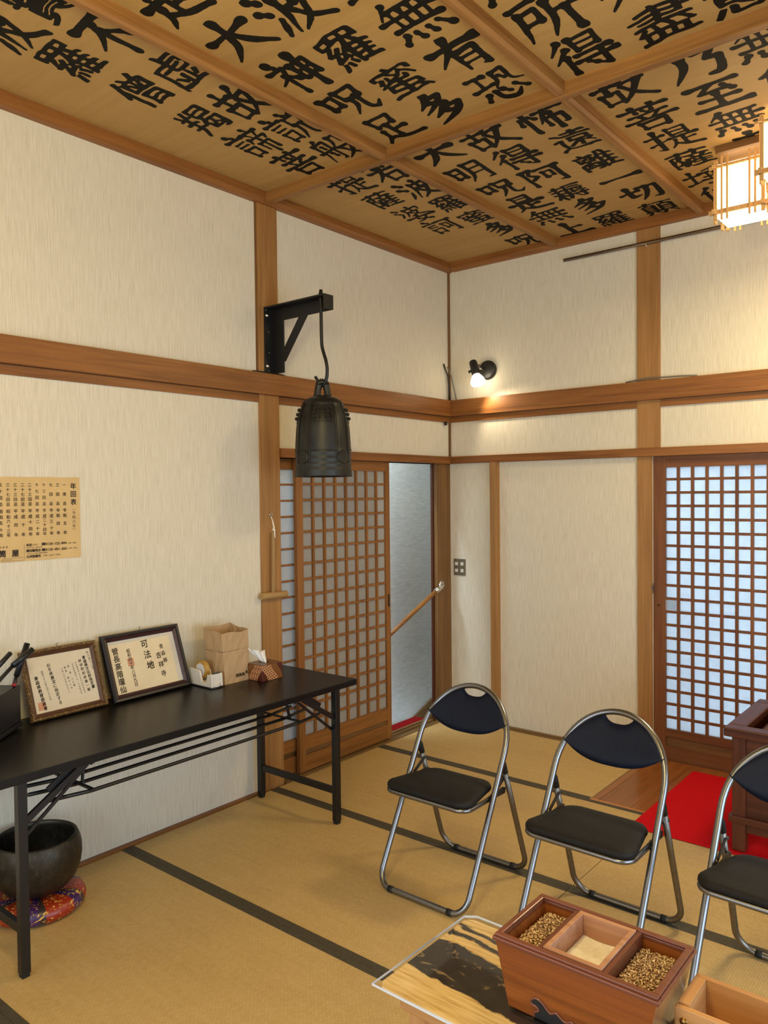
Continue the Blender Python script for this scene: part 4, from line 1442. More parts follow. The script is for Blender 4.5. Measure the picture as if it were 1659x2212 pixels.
# ------------------------------------------------------------------ memorial-year poster
def poster():
    W, H = 0.47, 0.345
    t = thing('wall_poster', 'tan paper chart of memorial years taped to the left wall', 'poster', (0.0005, -2.826 - W / 2, 1.336))
    base = wloc(t)
    b = MB()
    # sheet slightly cockled: local x right, z up, facing -y
    n = 24
    for i in range(n + 1):
        x = -W / 2 + W * i / n
        y = -0.0016 - 0.0010 * math.sin(i * 0.9)
        b.v += [(x, y, 0), (x, y, H * 0.5), (x, y, H)]
    for i in range(n):
        for j in (0, 1):
            p = i * 3 + j
            b.f.append([p, p + 3, p + 4, p + 1]); b.mi.append(0); b.sm.append(True)
    Y = -0.0034
    R = W / 2
    column(b, '年回表', R - 0.030, 0.308, 0.240, 0.0275, Y, 1, bold=.022)
    column(b, '︵令和六年︶', R - 0.029, 0.212, 0.118, 0.0165, Y, 1)
    cols = [('一周忌', '令和', '五'), ('三回忌', '令和', '四'), ('七回忌', '平成', '三十'), ('十三回忌', '平成', '二十四'), ('十七回忌', '平成', '二十'),
            ('二十三回忌', '平成', '十四'), ('二十七回忌', '平成', '十'), ('三十三回忌', '平成', '四'), ('三十七回忌', '昭和', '六十三'), ('五十回忌', '昭和', '五十'), ('百回忌', '大正', '十四')]
    for i, (a, e, y_) in enumerate(cols):
        x = R - 0.070 - 0.0300 * i
        column(b, a, x, 0.313, 0.234, 0.0162, Y, 1, bold=.012)
        column(b, e, x, 0.206, 0.183, 0.0172, Y, 1, bold=.012)
        zz = {1: (0.150, 0.150), 2: (0.160, 0.132), 3: (0.166, 0.127)}[len(y_)]
        column(b, y_, x, zz[0], zz[1], 0.0165, Y, 1, bold=.012)
        column(b, '年', x, 0.110, 0.110, 0.0170, Y, 1, bold=.012)
    x0 = R - 0.240
    row(b, '本店', x0, 0.066, 0.0120, Y, 1, bold=.03)
    row(b, '[山形]', x0 + 0.024, 0.066, 0.0080, Y, 1)
    row(b, '0120-122-894', x0 + 0.082, 0.066, 0.0140, Y, 1, pitch=0.0078, bold=.03)
    row(b, '[9時-18時]', x0 + 0.180, 0.064, 0.0075, Y, 1)
    row(b, '〒990-2053 山形県山形市', x0, 0.055, 0.0058, Y, 1)
    row(b, '横浜鶴見店', x0, 0.042, 0.0125, Y, 1, bold=.03)
    row(b, '0120-401-565', x0 + 0.082, 0.042, 0.0140, Y, 1, pitch=0.0078, bold=.03)
    row(b, '[10時-17時]', x0 + 0.178, 0.042, 0.0075, Y, 1)
    row(b, '〒230-0012 神奈川県横浜市鶴見区', x0, 0.030, 0.0058, Y, 1)
    row(b, '九州営業所', x0, 0.018, 0.0125, Y, 1, bold=.03)
    row(b, '090-2657-7447', x0 + 0.072, 0.018, 0.0095, Y, 1, pitch=0.0058)
    for dz in (0.066, 0.042):
        xa = x0 + 0.066
        b.add([(xa, Y, dz - .005), (xa + .015, Y, dz - .005), (xa + .015, Y, dz + .006), (xa, Y, dz + .006)], [(0, 1, 2, 3)], 1)
    row(b, '筒 屋', R - 0.350, 0.036, 0.0300, Y, 1, pitch=0.0260, bold=.03)
    row(b, '御用達', R - 0.352, 0.062, 0.0085, Y, 1, pitch=0.013)
    row(b, 'メモリアルギフト', R - 0.345, 0.010, 0.0065, Y, 1)
    for xa, xb, za, zb in ((x0 - 0.100, x0 - 0.012, 0.0045, 0.0052), (x0 - 0.1, x0 - 0.012, 0.016, 0.0167), (x0 - 0.0085, x0 - 0.0078, 0.004, 0.07)):
        b.add([(xa, Y, za), (xb, Y, za), (xb, Y, zb), (xa, Y, zb)], [(0, 1, 2, 3)], 1)
    b.v = [(p[0] + base.x, p[1] + base.y, p[2] + base.z) for p in b.v]
    obj('sheet', b, ['poster_paper', 'ink_print'], t, recalc=False)
    tp = MB()
    tp.add([(W / 2 - 0.026, -0.0038, H - 0.006), (W / 2 + 0.003, -0.0038, H - 0.004), (W / 2 + 0.002, -0.0010, H + 0.030), (W / 2 - 0.014, -0.0010, H + 0.027)], [(0, 1, 2, 3)])
    tp.v = [(p[0] + base.x, p[1] + base.y, p[2] + base.z) for p in tp.v]
    obj('tape', tp, 'acrylic', t, recalc=False)
    t.rotation_euler = (0, 0, PI / 2)


poster()

# ------------------------------------------------------------------ bell bracket, hook and bell
t = thing('bell_bracket', 'black steel wall bracket bolted to the post above the rail', 'bracket', (0.012, -1.72, 2.42))
b = MB().box(0.0122, 0.019, -1.758, -1.690, 2.250, 2.600)
b.box(0.019, 0.100, -1.697, -1.690, 2.250, 2.598)
obj('wall_plate', b, 'bracket_black', t, bevel=0.001)
b = MB().box(0.019, 0.452, -1.758, -1.690, 2.592, 2.600)
b.box(0.100, 0.452, -1.697, -1.690, 2.528, 2.592)
b.box(0.452, 0.458, -1.758, -1.690, 2.528, 2.600)
obj('arm', b, 'bracket_black', t, bevel=0.001)
b = MB().bar((0.088, -1.6935, 2.322), (0.262, -1.6935, 2.548), 0.006, 0.050, upv=(-0.77, 0, 0.63))
obj('brace', b, 'bracket_black', t)
for zz in (2.558, 2.288):
    b = MB().lathe([(0.0, 0.0085), (0.006, 0.0085), (0.0075, 0.005), (0.0125, 0.003), (0.013, 0.0)], 14, (0.019, -1.738, zz), axis='x')
    obj('bolt', b, 'chrome', t)
for zz in (2.585, 2.47, 2.36, 2.262):
    b = MB().lathe([(0.0, 0.003), (0.004, 0.003), (0.0045, 0.0)], 8, (0.019, -1.748 + (zz < 2.5) * 0.02, zz), axis='x')
    obj('screw', b, 'dull_steel', t)

BX, BY = 0.405, -1.722
t = thing('bell_hook', 'black iron rod hooked at the bottom, hanging from the bracket arm', 'hook', (BX, BY, 2.6))
pth = [(BX - .003, BY, 2.632), (BX - .003, BY, 2.50), (BX - .002, BY, 2.38), (BX, BY, 2.345), (BX + 0.012, BY, 2.310), (BX + 0.028, BY, 2.270), (BX + 0.036, BY, 2.230), (BX + 0.033, BY, 2.190), (BX + 0.020, BY, 2.160), (BX + 0.004, BY, 2.147), (BX - 0.010, BY, 2.155)]
sm = []
for i in range(len(pth) - 1):
    a, c = Vector(pth[i]), Vector(pth[i + 1])
    for k_ in range(4):
        sm.append(a.lerp(c, k_ / 4))
sm.append(Vector(pth[-1]))
for _ in range(3):
    sm = [sm[0]] + [(sm[i - 1] + sm[i] * 2 + sm[i + 1]) / 4 for i in range(1, len(sm) - 1)] + [sm[-1]]
obj('rod', MB().tube(sm, 0.0088, 10), 'bracket_black', t)
b = MB().lathe([(0, 0.014), (0.012, 0.014), (0.013, 0.0), (0, 0.0)], 6, (BX - .003, BY, 2.6015))
b.lathe([(0, 0.010), (0.009, 0.010), (0.010, 0.0), (0, 0.0)], 6, (BX - .003, BY, 2.6165))
b.lathe([(0, 0.008), (0.012, 0.008), (0.013, 0.0), (0, 0.0)], 6, (BX - .003, BY, 2.583))
obj('nut', b, 'bracket_black', t)

t = thing('temple_bell', 'dark bronze temple bell with rows of bosses, hung by the left post', 'bell', (BX, BY, 1.685))
Z0 = 1.685
OUT = [(0.146, 0.0), (0.1475, 0.006), (0.1445, 0.024), (0.1455, 0.028), (0.1425, 0.040), (0.1420, 0.058), (0.1430, 0.062), (0.1418, 0.066), (0.1418, 0.085), (0.1430, 0.088), (0.1418, 0.092), (0.1415, 0.118), (0.1428, 0.122), (0.1412, 0.126), (0.1405, 0.150), (0.1385, 0.190), (0.1350, 0.240), (0.1320, 0.270), (0.1265, 0.300), (0.1190, 0.325), (0.1115, 0.346), (0.1065, 0.360), (0.1070, 0.366), (0.1030, 0.374), (0.0980, 0.382), (0.0780, 0.396), (0.0500, 0.408), (0.030, 0.412), (0.0, 0.413)]


def bell_r(z):
    for (r0, z0), (r1, z1) in zip(OUT, OUT[1:]):
        if z0 <= z <= z1:
            return r0 + (r1 - r0) * (z - z0) / max(1e-6, z1 - z0)
    return OUT[-1][0]


b = MB().lathe([(0.0, 0.38), (0.08, 0.36), (0.115, 0.28), (0.126, 0.15), (0.130, 0.02), (0.132, 0.0)] + OUT, 64, (BX, BY, Z0))
obj('bell_body', b, 'bronze_dark', t)
vd = -46.3
b = MB()


def patch(mb, a0, a1, z0, z1, off, na=6, nz=8):
    vs, fs = [], []
    for i in range(nz + 1):
        z = z0 + (z1 - z0) * i / nz
        r = bell_r(z) + off
        for k_ in range(na + 1):
            a = math.radians(a0 + (a1 - a0) * k_ / na)
            vs.append((BX + r * math.cos(a), BY + r * math.sin(a), Z0 + z))
    for i in range(nz):
        for k_ in range(na):
            p = i * (na + 1) + k_
            fs.append((p, p + 1, p + na + 2, p + na + 1))
    o_ = len(vs)
    inner = []
    for i in range(nz + 1):
        z = z0 + (z1 - z0) * i / nz
        r = bell_r(z) - 0.001
        for k_ in (0, na):
            a = math.radians(a0 + (a1 - a0) * k_ / na)
            inner.append((BX + r * math.cos(a), BY + r * math.sin(a), Z0 + z))
    vs += inner
    for i in range(nz):
        for s_, k_ in ((0, 0), (1, na)):
            p = i * (na + 1) + k_
            q = (i + 1) * (na + 1) + k_
            fs.append((p, q, o_ + (i + 1) * 2 + s_, o_ + i * 2 + s_))
    mb.add(vs, fs, 0, False)


for q in range(4):
    c0 = vd + 90 * q
    for e in (-28, 28):
        patch(b, c0 + e - 1.3, c0 + e + 1.3, 0.068, 0.372, 0.0034, 2, 22)
        patch(b, c0 + e * 1.12 - 0.6, c0 + e * 1.12 + 0.6, 0.068, 0.372, 0.0026, 2, 22)
    for zz in (0.132, 0.136, 0.271, 0.278, 0.355):
        patch(b, c0 - 28, c0 + 28, zz, zz + 0.0034, 0.0032, 14, 1)
    patch(b, c0 - 27, c0 + 27, 0.139, 0.262, 0.0010, 14, 10)
obj('raised_bands', b, 'bronze_dark', t)
for q in range(4):
    b = MB()
    for i in range(4):
        for j in range(3):
            a = math.radians(vd + 90 * q - 19 + 12.7 * i)
            z = 0.294 + 0.022 * j
            r = bell_r(z)
            b.lathe([(0.0062, 0.0), (0.0042, 0.004), (0.0072, 0.009), (0.0062, 0.0135), (0.0, 0.016)], 8, (0, 0, 0), axis='x')
            m_ = 5 * 8
            for idx in range(len(b.v) - m_, len(b.v)):
                p = b.v[idx]
                d = r - 0.001 + p[0]
                b.v[idx] = (BX + d * math.cos(a) - p[1] * math.sin(a), BY + d * math.sin(a) + p[1] * math.cos(a), Z0 + z + p[2])
    obj('boss_grid', b, 'bronze_dark', t)
for q in (0, 1, 2, 3):
    b = MB()
    a = math.radians(vd + 45 + 90 * q)
    z = 0.098
    pr = [(0.034, -0.001), (0.033, 0.005), (0.028, 0.0065), (0.024, 0.003), (0.016, 0.0055), (0.009, 0.004), (0.0, 0.006)]
    s0 = len(b.v)
    b.lathe(pr, 24, (0, 0, 0), axis='x')
    for idx in range(s0, len(b.v)):
        p = b.v[idx]
        rad = bell_r(z)
        aa = a + p[1] / rad
        d = rad + p[0]
        b.v[idx] = (BX + d * math.cos(aa), BY + d * math.sin(aa), Z0 + z + p[2])
    obj('striking_seat', b, 'bronze_dark', t)
# dragon-loop crown, spread across the view
b = MB()
cxv = Vector((0.72, 0.69, 0))
nrm = Vector((0.69, -0.72, 0))
ctr = Vector((BX, BY, Z0 + 0.408))
for s_ in (-1, 1):
    pth = []
    for i in range(9):
        f = i / 8
        pth.append(ctr + cxv * (s_ * (0.026 - 0.010 * f ** 2)) + Vector((0, 0, 0.062 * f)))
    rr = [0.0190 - 0.0025 * math.sin(PI * i / 8) + (0.002 if i % 2 else 0) for i in range(9)]
    b.tube(pth, rr, 9)
    for i in range(1, 8, 2):
        p = pth[i] + cxv * (s_ * 0.009)
        b.tube([p, p + cxv * (s_ * 0.008) + Vector((0, 0, 0.004))], [0.006, 0.001], 6)
pth = [ctr + cxv * (0.022 * math.cos(PI * i / 8)) + Vector((0, 0, 0.062 + 0.012 * math.sin(PI * i / 8))) for i in range(9)]
b.tube(pth, 0.014, 8)
for i, s_ in enumerate((-0.020, -0.008, 0.004, 0.016)):
    p = ctr + cxv * s_ + Vector((0, 0, 0.074))
    b.tube([p, p + Vector((0, 0, 0.018)) - cxv * 0.003], [0.007, 0.002], 6)
p = ctr - cxv * 0.020 + Vector((0, 0, 0.074))
b.tube([p, p + Vector((0, 0, 0.020)) - cxv * 0.012], [0.007, 0.007], 8)
b.sphere(p + Vector((0, 0, 0.022)) - cxv * 0.013, 0.0085, 8, 6)
b.tube([ctr - cxv * 0.046, ctr + cxv * 0.046], 0.010, 8)
obj('crown_loop', b, 'bronze_dark', t)

# ------------------------------------------------------------------ mallet and its hook
t = thing('wall_hook', 'small screw eye in the post holding the white mallet cord', 'hook', (0.012, -1.733, 1.47))
b = MB().tube([(0.020 + 0.0, -1.733 + 0.0085 * math.sin(2 * PI * i / 16), 1.490 + 0.0085 * math.cos(2 * PI * i / 16)) for i in range(16)], 0.0022, 7, closed=True)
b.tube([(0.0125, -1.733, 1.4815), (0.020, -1.733, 1.4815)], 0.0025, 7)
obj('screw_eye', b, 'chrome', t)
t = thing('wooden_mallet', 'T-shaped wooden mallet hanging by a white cord on the left post', 'mallet', (0.034, -1.733, 1.05))
b = MB().bar((0.032, -1.730, 1.395), (0.034, -1.737, 1.035), 0.017, 0.014, upv=(1, 0, 0))
obj('handle', b, 'mallet_wood', t, bevel=0.003)
b = MB().tube([(0.034, -1.822, 1.056), (0.034, -1.640, 1.052)], 0.0185, 20)
obj('head', b, 'mallet_head_wood', t, bevel=0.002)
b = MB().tube([(0.020, -1.733, 1.4815), (0.034, -1.732, 1.45), (0.042, -1.730, 1.415), (0.042, -1.728, 1.39), (0.042, -1.726, 1.365)], 0.0036, 7)
b.tube([(0.020, -1.733, 1.4815), (0.030, -1.730, 1.45), (0.041, -1.733, 1.418), (0.040, -1.741, 1.405)], 0.0032, 7)
b.sphere((0.043, -1.731, 1.405), 0.0065, 8, 6)
obj('cord', b, 'cord_white', t)

# ------------------------------------------------------------------ handrail
t = thing('handrail', 'wooden handrail with a chrome end bracket descending into the stairwell', 'handrail', (0.003, -0.11, 0.945))
b = MB().lathe([(0, 0.016), (0.016, 0.016), (0.026, 0.010), (0.031, 0.004), (0.031, 0.0)], 28, (0.0035, -0.124, 0.952), axis='x')
b.tube([(0.015, -0.124, 0.952), (0.030, -0.142, 0.949), (0.030, -0.170, 0.940)], 0.0120, 12)
b.sphere((0.030, -0.172, 0.939), 0.0190, 16, 10)
b.tube([(0.030, -0.172, 0.939), (0.014, -0.212, 0.910)], 0.0185, 16)
obj('end_bracket', b, 'chrome', t)
b = MB().tube([(0.018, -0.202, 0.917), (-0.100, -0.545, 0.668), (-0.150, -0.69, 0.563)], 0.0155, 16)
obj('rail', b, 'door_wood_y', t)

# ------------------------------------------------------------------ switch
t = thing('light_switch', 'bronze four-key light switch plate on the wall beside the doorway', 'light switch', (0.081, 0, 1.07))
b = MB().box(0.033, 0.129, -0.008, -0.0003, 1.012, 1.128)
obj('plate', b, 'switch_plate', t, bevel=0.002)
for xx in (0.057, 0.104):
    for zz in (1.046, 1.094):
        obj('key', MB().box(xx - .012, xx + .012, -0.012, -0.008, zz - .0115, zz + .0115), 'switch_key', t, bevel=0.001)

# ------------------------------------------------------------------ wall spotlight
t = thing('spotlight', 'small black adjustable spotlight with a lit bulb on the back wall', 'spotlight', (0.318, 0, 2.43))
b = MB().lathe([(0.0, -0.030), (0.050, -0.030), (0.061, -0.024), (0.066, -0.012), (0.066, -0.0003)], 32, (0.325, 0, 2.430), axis='y')
obj('base', b, 'lamp_black', t)
b = MB().tube([(0.312, -0.030, 2.432), (0.300, -0.085, 2.440)], 0.008, 10)
b.tube([(0.310, -0.084, 2.452), (0.282, -0.092, 2.440)], 0.012, 8)
obj('arm', b, 'dull_steel', t)
sa, sb = Vector((0.262, -0.098, 2.490)), Vector((0.296, -0.110, 2.395))
d_ = (sb - sa).normalized()
b = MB().tube([sa, sa + d_ * 0.006, sa + d_ * 0.02, sb, sb + d_ * 0.006], [0.018, 0.025, 0.028, 0.028, 0.026], 20)
obj('shade', b, 'lamp_black', t)
kn = MB().tube([(0.262, -0.118, 2.418), (0.246, -0.124, 2.410)], 0.010, 8)
obj('knob', kn, 'lamp_black', t)
prf = [(0.0, 0.018), (0.006, 0.026), (0.020, 0.036), (0.040, 0.046), (0.058, 0.050), (0.070, 0.046), (0.079, 0.028), (0.082, 0.003)]
b = MB().tube([sb + d_ * (0.004 + z) for z, r in prf], [r for z, r in prf], 24)
obj('bulb', b, 'bulb_glow', t)

# ------------------------------------------------------------------ hanging rail under the ceiling
t = thing('hanging_rail', 'slim dark metal rail mounted high across the back wall and post', 'rail', (1.6, 0, 3.055))
b = MB().tube([(0.905, -0.030, 3.056), (2.75, -0.030, 3.056)], 0.0105, 14)
obj('pipe', b, 'rail_metal', t)
for xx in (0.985, 1.45, 2.1, 2.65):
    b = MB().tube([(xx, -0.0005 - (0.012 if 1.367 < xx < 1.506 else 0), 3.056), (xx, -0.028, 3.056)], 0.004, 8)
    obj('bracket', b, 'rail_metal', t)
b = MB().tube([(1.43, -0.030, 3.066), (1.43, -0.041, 3.060), (1.43, -0.042, 3.048), (1.436, -0.036, 3.036), (1.446, -0.034, 3.028), (1.452, -0.036, 3.032)], 0.0016, 6)
obj('s_hook', b, 'chrome', t)

# ------------------------------------------------------------------ cables
o = obj('cable', MB().tube([(0.020, -1.845, 2.2505), (0.026, -1.79, 2.2505), (0.027, -1.74, 2.2505), (0.028, -1.68, 2.2505), (0.024, -1.64, 2.2505), (0.012, -1.61, 2.2500)], 0.0036, 7), 'cable_black', loc=(0.02, -1.73, 2.25))
tag(o, 'black cable lying on the left rail beneath the bell bracket', 'cable')
o = obj('cable', MB().tube([(0.006, -0.074, 2.500), (0.012, -0.066, 2.470), (0.022, -0.048, 2.42), (0.024, -0.036, 2.33), (0.024, -0.030, 2.250)], 0.005, 7), 'cable_black', loc=(0.02, -0.05, 2.25))
tag(o, 'black cable bent out of the wall corner above the rail', 'cable')
o = obj('cable', MB().tube([(0.022, -0.052, 2.480), (0.032, -0.044, 2.455), (0.042, -0.034, 2.41), (0.054, -0.024, 2.34), (0.072, -0.018, 2.250)], 0.0042, 7), 'cable_grey', loc=(0.03, -0.04, 2.25))
tag(o, 'grey cable beside the black one in the wall corner above the rail', 'cable')
o = obj('cable', MB().tube([(1.30, -0.018, 2.2505), (1.36, -0.024, 2.256), (1.44, -0.026, 2.262), (1.54, -0.026, 2.258), (1.64, -0.022, 2.256), (1.72, -0.018, 2.2505)], 0.0045, 7), 'cable_grey', loc=(1.5, -0.02, 2.25))
tag(o, 'grey cable running loosely along the back rail past the post', 'cable')
o = obj('cable_clip', MB().box(0.0112, 0.024, -0.082, -0.060, 2.070, 2.094), 'cable_black', bevel=0.002, loc=(0.018, -0.071, 2.08))
tag(o, 'tiny black clip under the left rail near the wall corner', 'clip')

# ------------------------------------------------------------------ ceiling lamp
t = thing('ceiling_lamp', 'cluster of lit square paper lanterns in wooden frames under the ceiling', 'ceiling lamp', (2.45, -0.80, HC))
b = MB().box(2.040, 2.86, -0.770, -0.50, 3.165, 3.1985)
obj('mounting_board', b, 'jamb_wood_x', t, bevel=0.002)


def lantern(x0, y0, z0, w=0.218, d=0.205, h=0.225):
    """x0,y0 = left/near corner, z0 = lower frame bar"""
    x1, y1, z1 = x0 + w, y0 + d, z0 + h
    f = MB()
    q = 0.014
    for x in (x0, x1 - q):
        for y in (y0, y1 - q):
            f.box(x, x + q, y, y + q, z0 - 0.024, z1 + 0.022)
    for z in (z0, z1 - 0.014):
        hh = 0.020 if z == z0 else 0.012
        for y in (y0 - 0.003, y1 - q + 0.003):
            f.box(x0 - 0.022, x1 + 0.022, y, y + q, z, z + hh)
        for x in (x0 - 0.003, x1 - q + 0.003):
            f.box(x, x + q, y0 - 0.022, y1 + 0.022, z, z + hh)
    for fr_ in (0.17, 0.28, 0.72, 0.83):
        for y in (y0 - 0.006, y1 + 0.006):
            x = x0 + w * fr_
            f.box(x - .0042, x + .0042, y - .004, y + .004, z0 - 0.030, z1 + 0.034)
        for x in (x0 - 0.006, x1 + 0.006):
            y = y0 + d * fr_
            f.box(x - .0042, x + .0042, y - .004, y + .004, z0 - 0.030, z1 + 0.034)
    fo = obj('lantern_frame', f, 'lamp_wood_z', t)
    p = MB().box(x0 + 0.010, x1 - 0.010, y0 + 0.010, y1 - 0.010, z0 - 0.012, z1 + 0.004)
    obj('paper_shade', p, 'lamp_paper', fo)


lantern(2.042, -0.800, 2.874)
lantern(2.292, -0.790, 2.874)
lantern(2.297, -1.030, 2.925)
lantern(2.540, -1.020, 2.874)
lantern(2.540, -0.790, 2.925)

# ------------------------------------------------------------------ folding chairs
def make_chair(loc, label):
    t = thing('folding_chair', label, 'folding chair', (0, 0, 0), 'folding chairs in a row')

    def fp(x, z):
        return (x, -0.228 + 0.545 * (z - 0.011), z)
    hw_, r0 = 0.209, 0.062
    pth = []
    for i in range(9):
        a = -PI / 2 - (PI / 2) * i / 8
        pth.append(fp(-hw_ + r0 + r0 * math.cos(a), 0.0115 + r0 + r0 * math.sin(a)))
    for i in range(1, 10):
        pth.append(fp(-hw_, 0.0735 + (0.555 - 0.0735) * i / 9))
    for i in range(1, 28):
        a = PI - PI * i / 28
        pth.append(fp(hw_ * math.cos(a), 0.555 + 0.214 * math.sin(a)))
    for i in range(10):
        pth.append(fp(hw_, 0.555 - (0.555 - 0.0735) * i / 9))
    for i in range(1, 9):
        a = 0 - (PI / 2) * i / 8
        pth.append(fp(hw_ - r0 + r0 * math.cos(a), 0.0115 + r0 + r0 * math.sin(a)))
    for x in (0.10, 0.05, 0.0, -0.05, -0.10):
        pth.append(fp(x, 0.0115))
    obj('front_frame', MB().tube(pth, 0.0118, 12, closed=True), 'chrome_tube', t)

    def rp(x, z):
        return (x, 0.245 - 0.365 * (z - 0.011), z)
    pth = [rp(-0.207, 0.49), rp(-0.209, 0.30), rp(-0.211, 0.15)]
    for i in range(9):
        a = PI + (PI / 2) * i / 8
        pth.append(rp(-0.212 + 0.07 + 0.07 * math.cos(a), 0.0815 + 0.07 * math.sin(a)))
    for x in (-0.08, 0.0, 0.08):
        pth.append(rp(x, 0.0115))
    for i in range(9):
        a = -PI / 2 + (PI / 2) * i / 8
        pth.append(rp(0.212 - 0.07 + 0.07 * math.cos(a), 0.0815 + 0.07 * math.sin(a)))
    pth += [rp(0.211, 0.15), rp(0.209, 0.30), rp(0.207, 0.49)]
    rf = obj('rear_frame', MB().tube(pth, 0.0115, 12), 'dull_steel', t)
    for s in (-1, 1):
        b = MB().tube([rp(s * 0.207, 0.472), rp(s * 0.207, 0.512), rp(s * 0.207, 0.530)], [0.0125, 0.0125, 0.006], 10)
        obj('end_cap', b, 'rubber', rf)
    for s in (-1, 1):
        for f_ in (fp, rp):
            xx = s * 0.142
            a_, b_ = f_(xx - 0.011, 0.0115), f_(xx + 0.011, 0.0115)
            obj('foot_grip', MB().tube([a_, b_], 0.0128, 12), 'rubber', t)
    # seat pad
    def outline(k, y0=-0.205, y1=0.085, wf=0.203, wr=0.168, rf_=0.055, rr_=0.07):
        pts = []
        cs = [(wf - rf_, y0 + rf_, rf_, -90), (wr - rr_, y1 - rr_, rr_, 0), (-wr + rr_, y1 - rr_, rr_, 90), (-wf + rf_, y0 + rf_, rf_, 180)]
        for cx, cy, r, a0 in cs:
            for i in range(9):
                a = math.radians(a0 + 90 * i / 8)
                pts.append((cx + (r + k) * math.cos(a), cy + (r + k) * math.sin(a)))
        return pts
    lay = [(-0.012, 0.403), (-0.003, 0.4045), (0.0, 0.410), (-0.001, 0.418), (-0.006, 0.425), (-0.020, 0.4290), (-0.05, 0.4305)]
    b = MB()
    m_ = 36
    vs, fs = [], []
    for k_, z in lay:
        for x, y in outline(k_):
            vs.append((x, y, z - 0.03 * (y + 0.205) * 0.5))
    for i in range(len(lay) - 1):
        for q in range(m_):
            q2 = (q + 1) % m_
            fs.append((i * m_ + q, i * m_ + q2, (i + 1) * m_ + q2, (i + 1) * m_ + q))
    b.add(vs, fs, 0, True)
    b.f.append(list(range(m_))[::-1]); b.mi.append(0); b.sm.append(False)
    b.f.append([(len(lay) - 1) * m_ + q for q in range(m_)]); b.mi.append(0); b.sm.append(True)
    obj('seat', b, 'seat_leatherette', t)
    ol = outline(-0.008)
    pth = [(x, y, 0.394 - 0.03 * (y + 0.205) * 0.5) for x, y in ol[27:] + ol[:9]]
    pth = [(-0.188, 0.03, 0.388)] + pth + [(0.188, 0.03, 0.388)]
    obj('seat_frame', MB().tube(pth, 0.0095, 10), 'chrome_tube', t)
    # backrest pad between the tubes
    nx, nz = 41, 7
    def zlo(x):
        return 0.592 + 0.064 * (abs(x) / 0.197) ** 2.6

    def zup(x):
        e = 0.555 + 0.2125 * math.sqrt(max(0.0, 1 - (x / 0.2085) ** 2))
        if abs(x) < 0.062:
            e = min(e, 0.727 + 0.030 * (abs(x) / 0.062) ** 3)
        return e
    b = MB()
    for side in (1, -1):
        for i in range(nx):
            x = -0.196 + 0.392 * i / (nx - 1)
            a, c = zlo(x), max(zlo(x) + 0.002, zup(x))
            for j in range(nz):
                f = j / (nz - 1)
                z = a + (c - a) * f
                th = 0.0115 * min(1, 6 * f * (1 - f) + 0.35) * min(1, (1 - (x / 0.2) ** 2) * 4 + 0.4)
                y = fp(x, z)[1] - 0.010 + 0.018 * (1 - (x / 0.2) ** 2) - side * th
                b.v.append((x, y, z))
    S = nx * nz
    for i in range(nx - 1):
        for j in range(nz - 1):
            p = i * nz + j
            b.f.append([p, p + nz, p + nz + 1, p + 1]); b.mi.append(0); b.sm.append(True)
            b.f.append([S + p, S + p + 1, S + p + nz + 1, S + p + nz]); b.mi.append(0); b.sm.append(True)
    for i in range(nx - 1):
        for j in (0, nz - 1):
            p = i * nz + j
            b.f.append([p, p + nz, S + p + nz, S + p]); b.mi.append(0); b.sm.append(True)
    for i in (0, nx - 1):
        for j in range(nz - 1):
            p = i * nz + j
            b.f.append([p, p + 1, S + p + 1, S + p]); b.mi.append(0); b.sm.append(True)
    obj('backrest', b, 'navy_fabric', t)
    for s in (-1, 1):
        x = s * 0.190
        b = MB().prism([(-0.03, 0.382), (0.100, 0.380), (0.106, 0.40), (0.085, 0.408), (0.03, 0.404), (-0.03, 0.40)], x - 0.0025, x + 0.0025, 'yz')
        b.bar((s * 0.1985, 0.005, 0.405), (s * 0.1985, 0.085, 0.452), 0.004, 0.015)
        b.tube([(s * 0.190, 0.085, 0.452), (s * 0.221, 0.085, 0.452)], 0.006, 8)
        b.tube([(s * 0.186, 0.0, 0.395), (s * 0.206, 0.0, 0.395)], 0.008, 8)
        obj('hinge_bracket', b, 'hinge_steel', t)
    t.location = loc
    return t


ch = make_chair((1.360, -1.985, 0.0030), 'folding chair nearest the sliding lattice doors, whole in view')
dup(ch, (2.002, -1.998, 0.0030), 'middle folding chair, partly hidden behind the incense box', math.radians(-1.0))
dup(ch, (2.612, -2.030, 0.0030), 'folding chair cut off by the right edge, in front of the offertory box', math.radians(-2.5))

# ------------------------------------------------------------------ offertory box
t = thing('offertory_box', 'dark reddish-brown wooden offertory box with slatted top by the entrance', 'offertory box', (2.62, -0.71, 0))
x0, x1, y0, y1 = 2.178, 3.02, -1.00, -0.42
zb, zt = 0.0085, 0.55
for xx in (x0, x1 - 0.055):
    for yy in (y0, y1 - 0.055):
        obj('corner_post', MB().box(xx, xx + 0.055, yy, yy + 0.055, zb, zt - 0.04), 'red_wood_z', t, bevel=0.003)
for yy in (y0 + 0.018, y1 - 0.030):
    obj('side_board', MB().box(x0 + 0.055, x1 - 0.055, yy, yy + 0.012, 0.09, zt - 0.04), 'red_wood_x', t)
for xx in (x0 + 0.018, x1 - 0.030):
    obj('side_board', MB().box(xx, xx + 0.012, y0 + 0.055, y1 - 0.055, 0.09, zt - 0.04), 'red_wood_y', t)
b = MB().box(x0 - 0.012, x1 + 0.012, y0 - 0.012, y0 + 0.016, 0.135, 0.165)
b.box(x0 - 0.012, x0 + 0.016, y0 + 0.016, y1 - 0.016, 0.135, 0.165)
b.box(x1 - 0.016, x1 + 0.012, y0 + 0.016, y1 - 0.016, 0.135, 0.165)
b.box(x0 - 0.012, x1 + 0.012, y1 - 0.016, y1 + 0.012, 0.135, 0.165)
obj('lower_rail', b, 'red_wood_x', t, bevel=0.003)
b = MB()
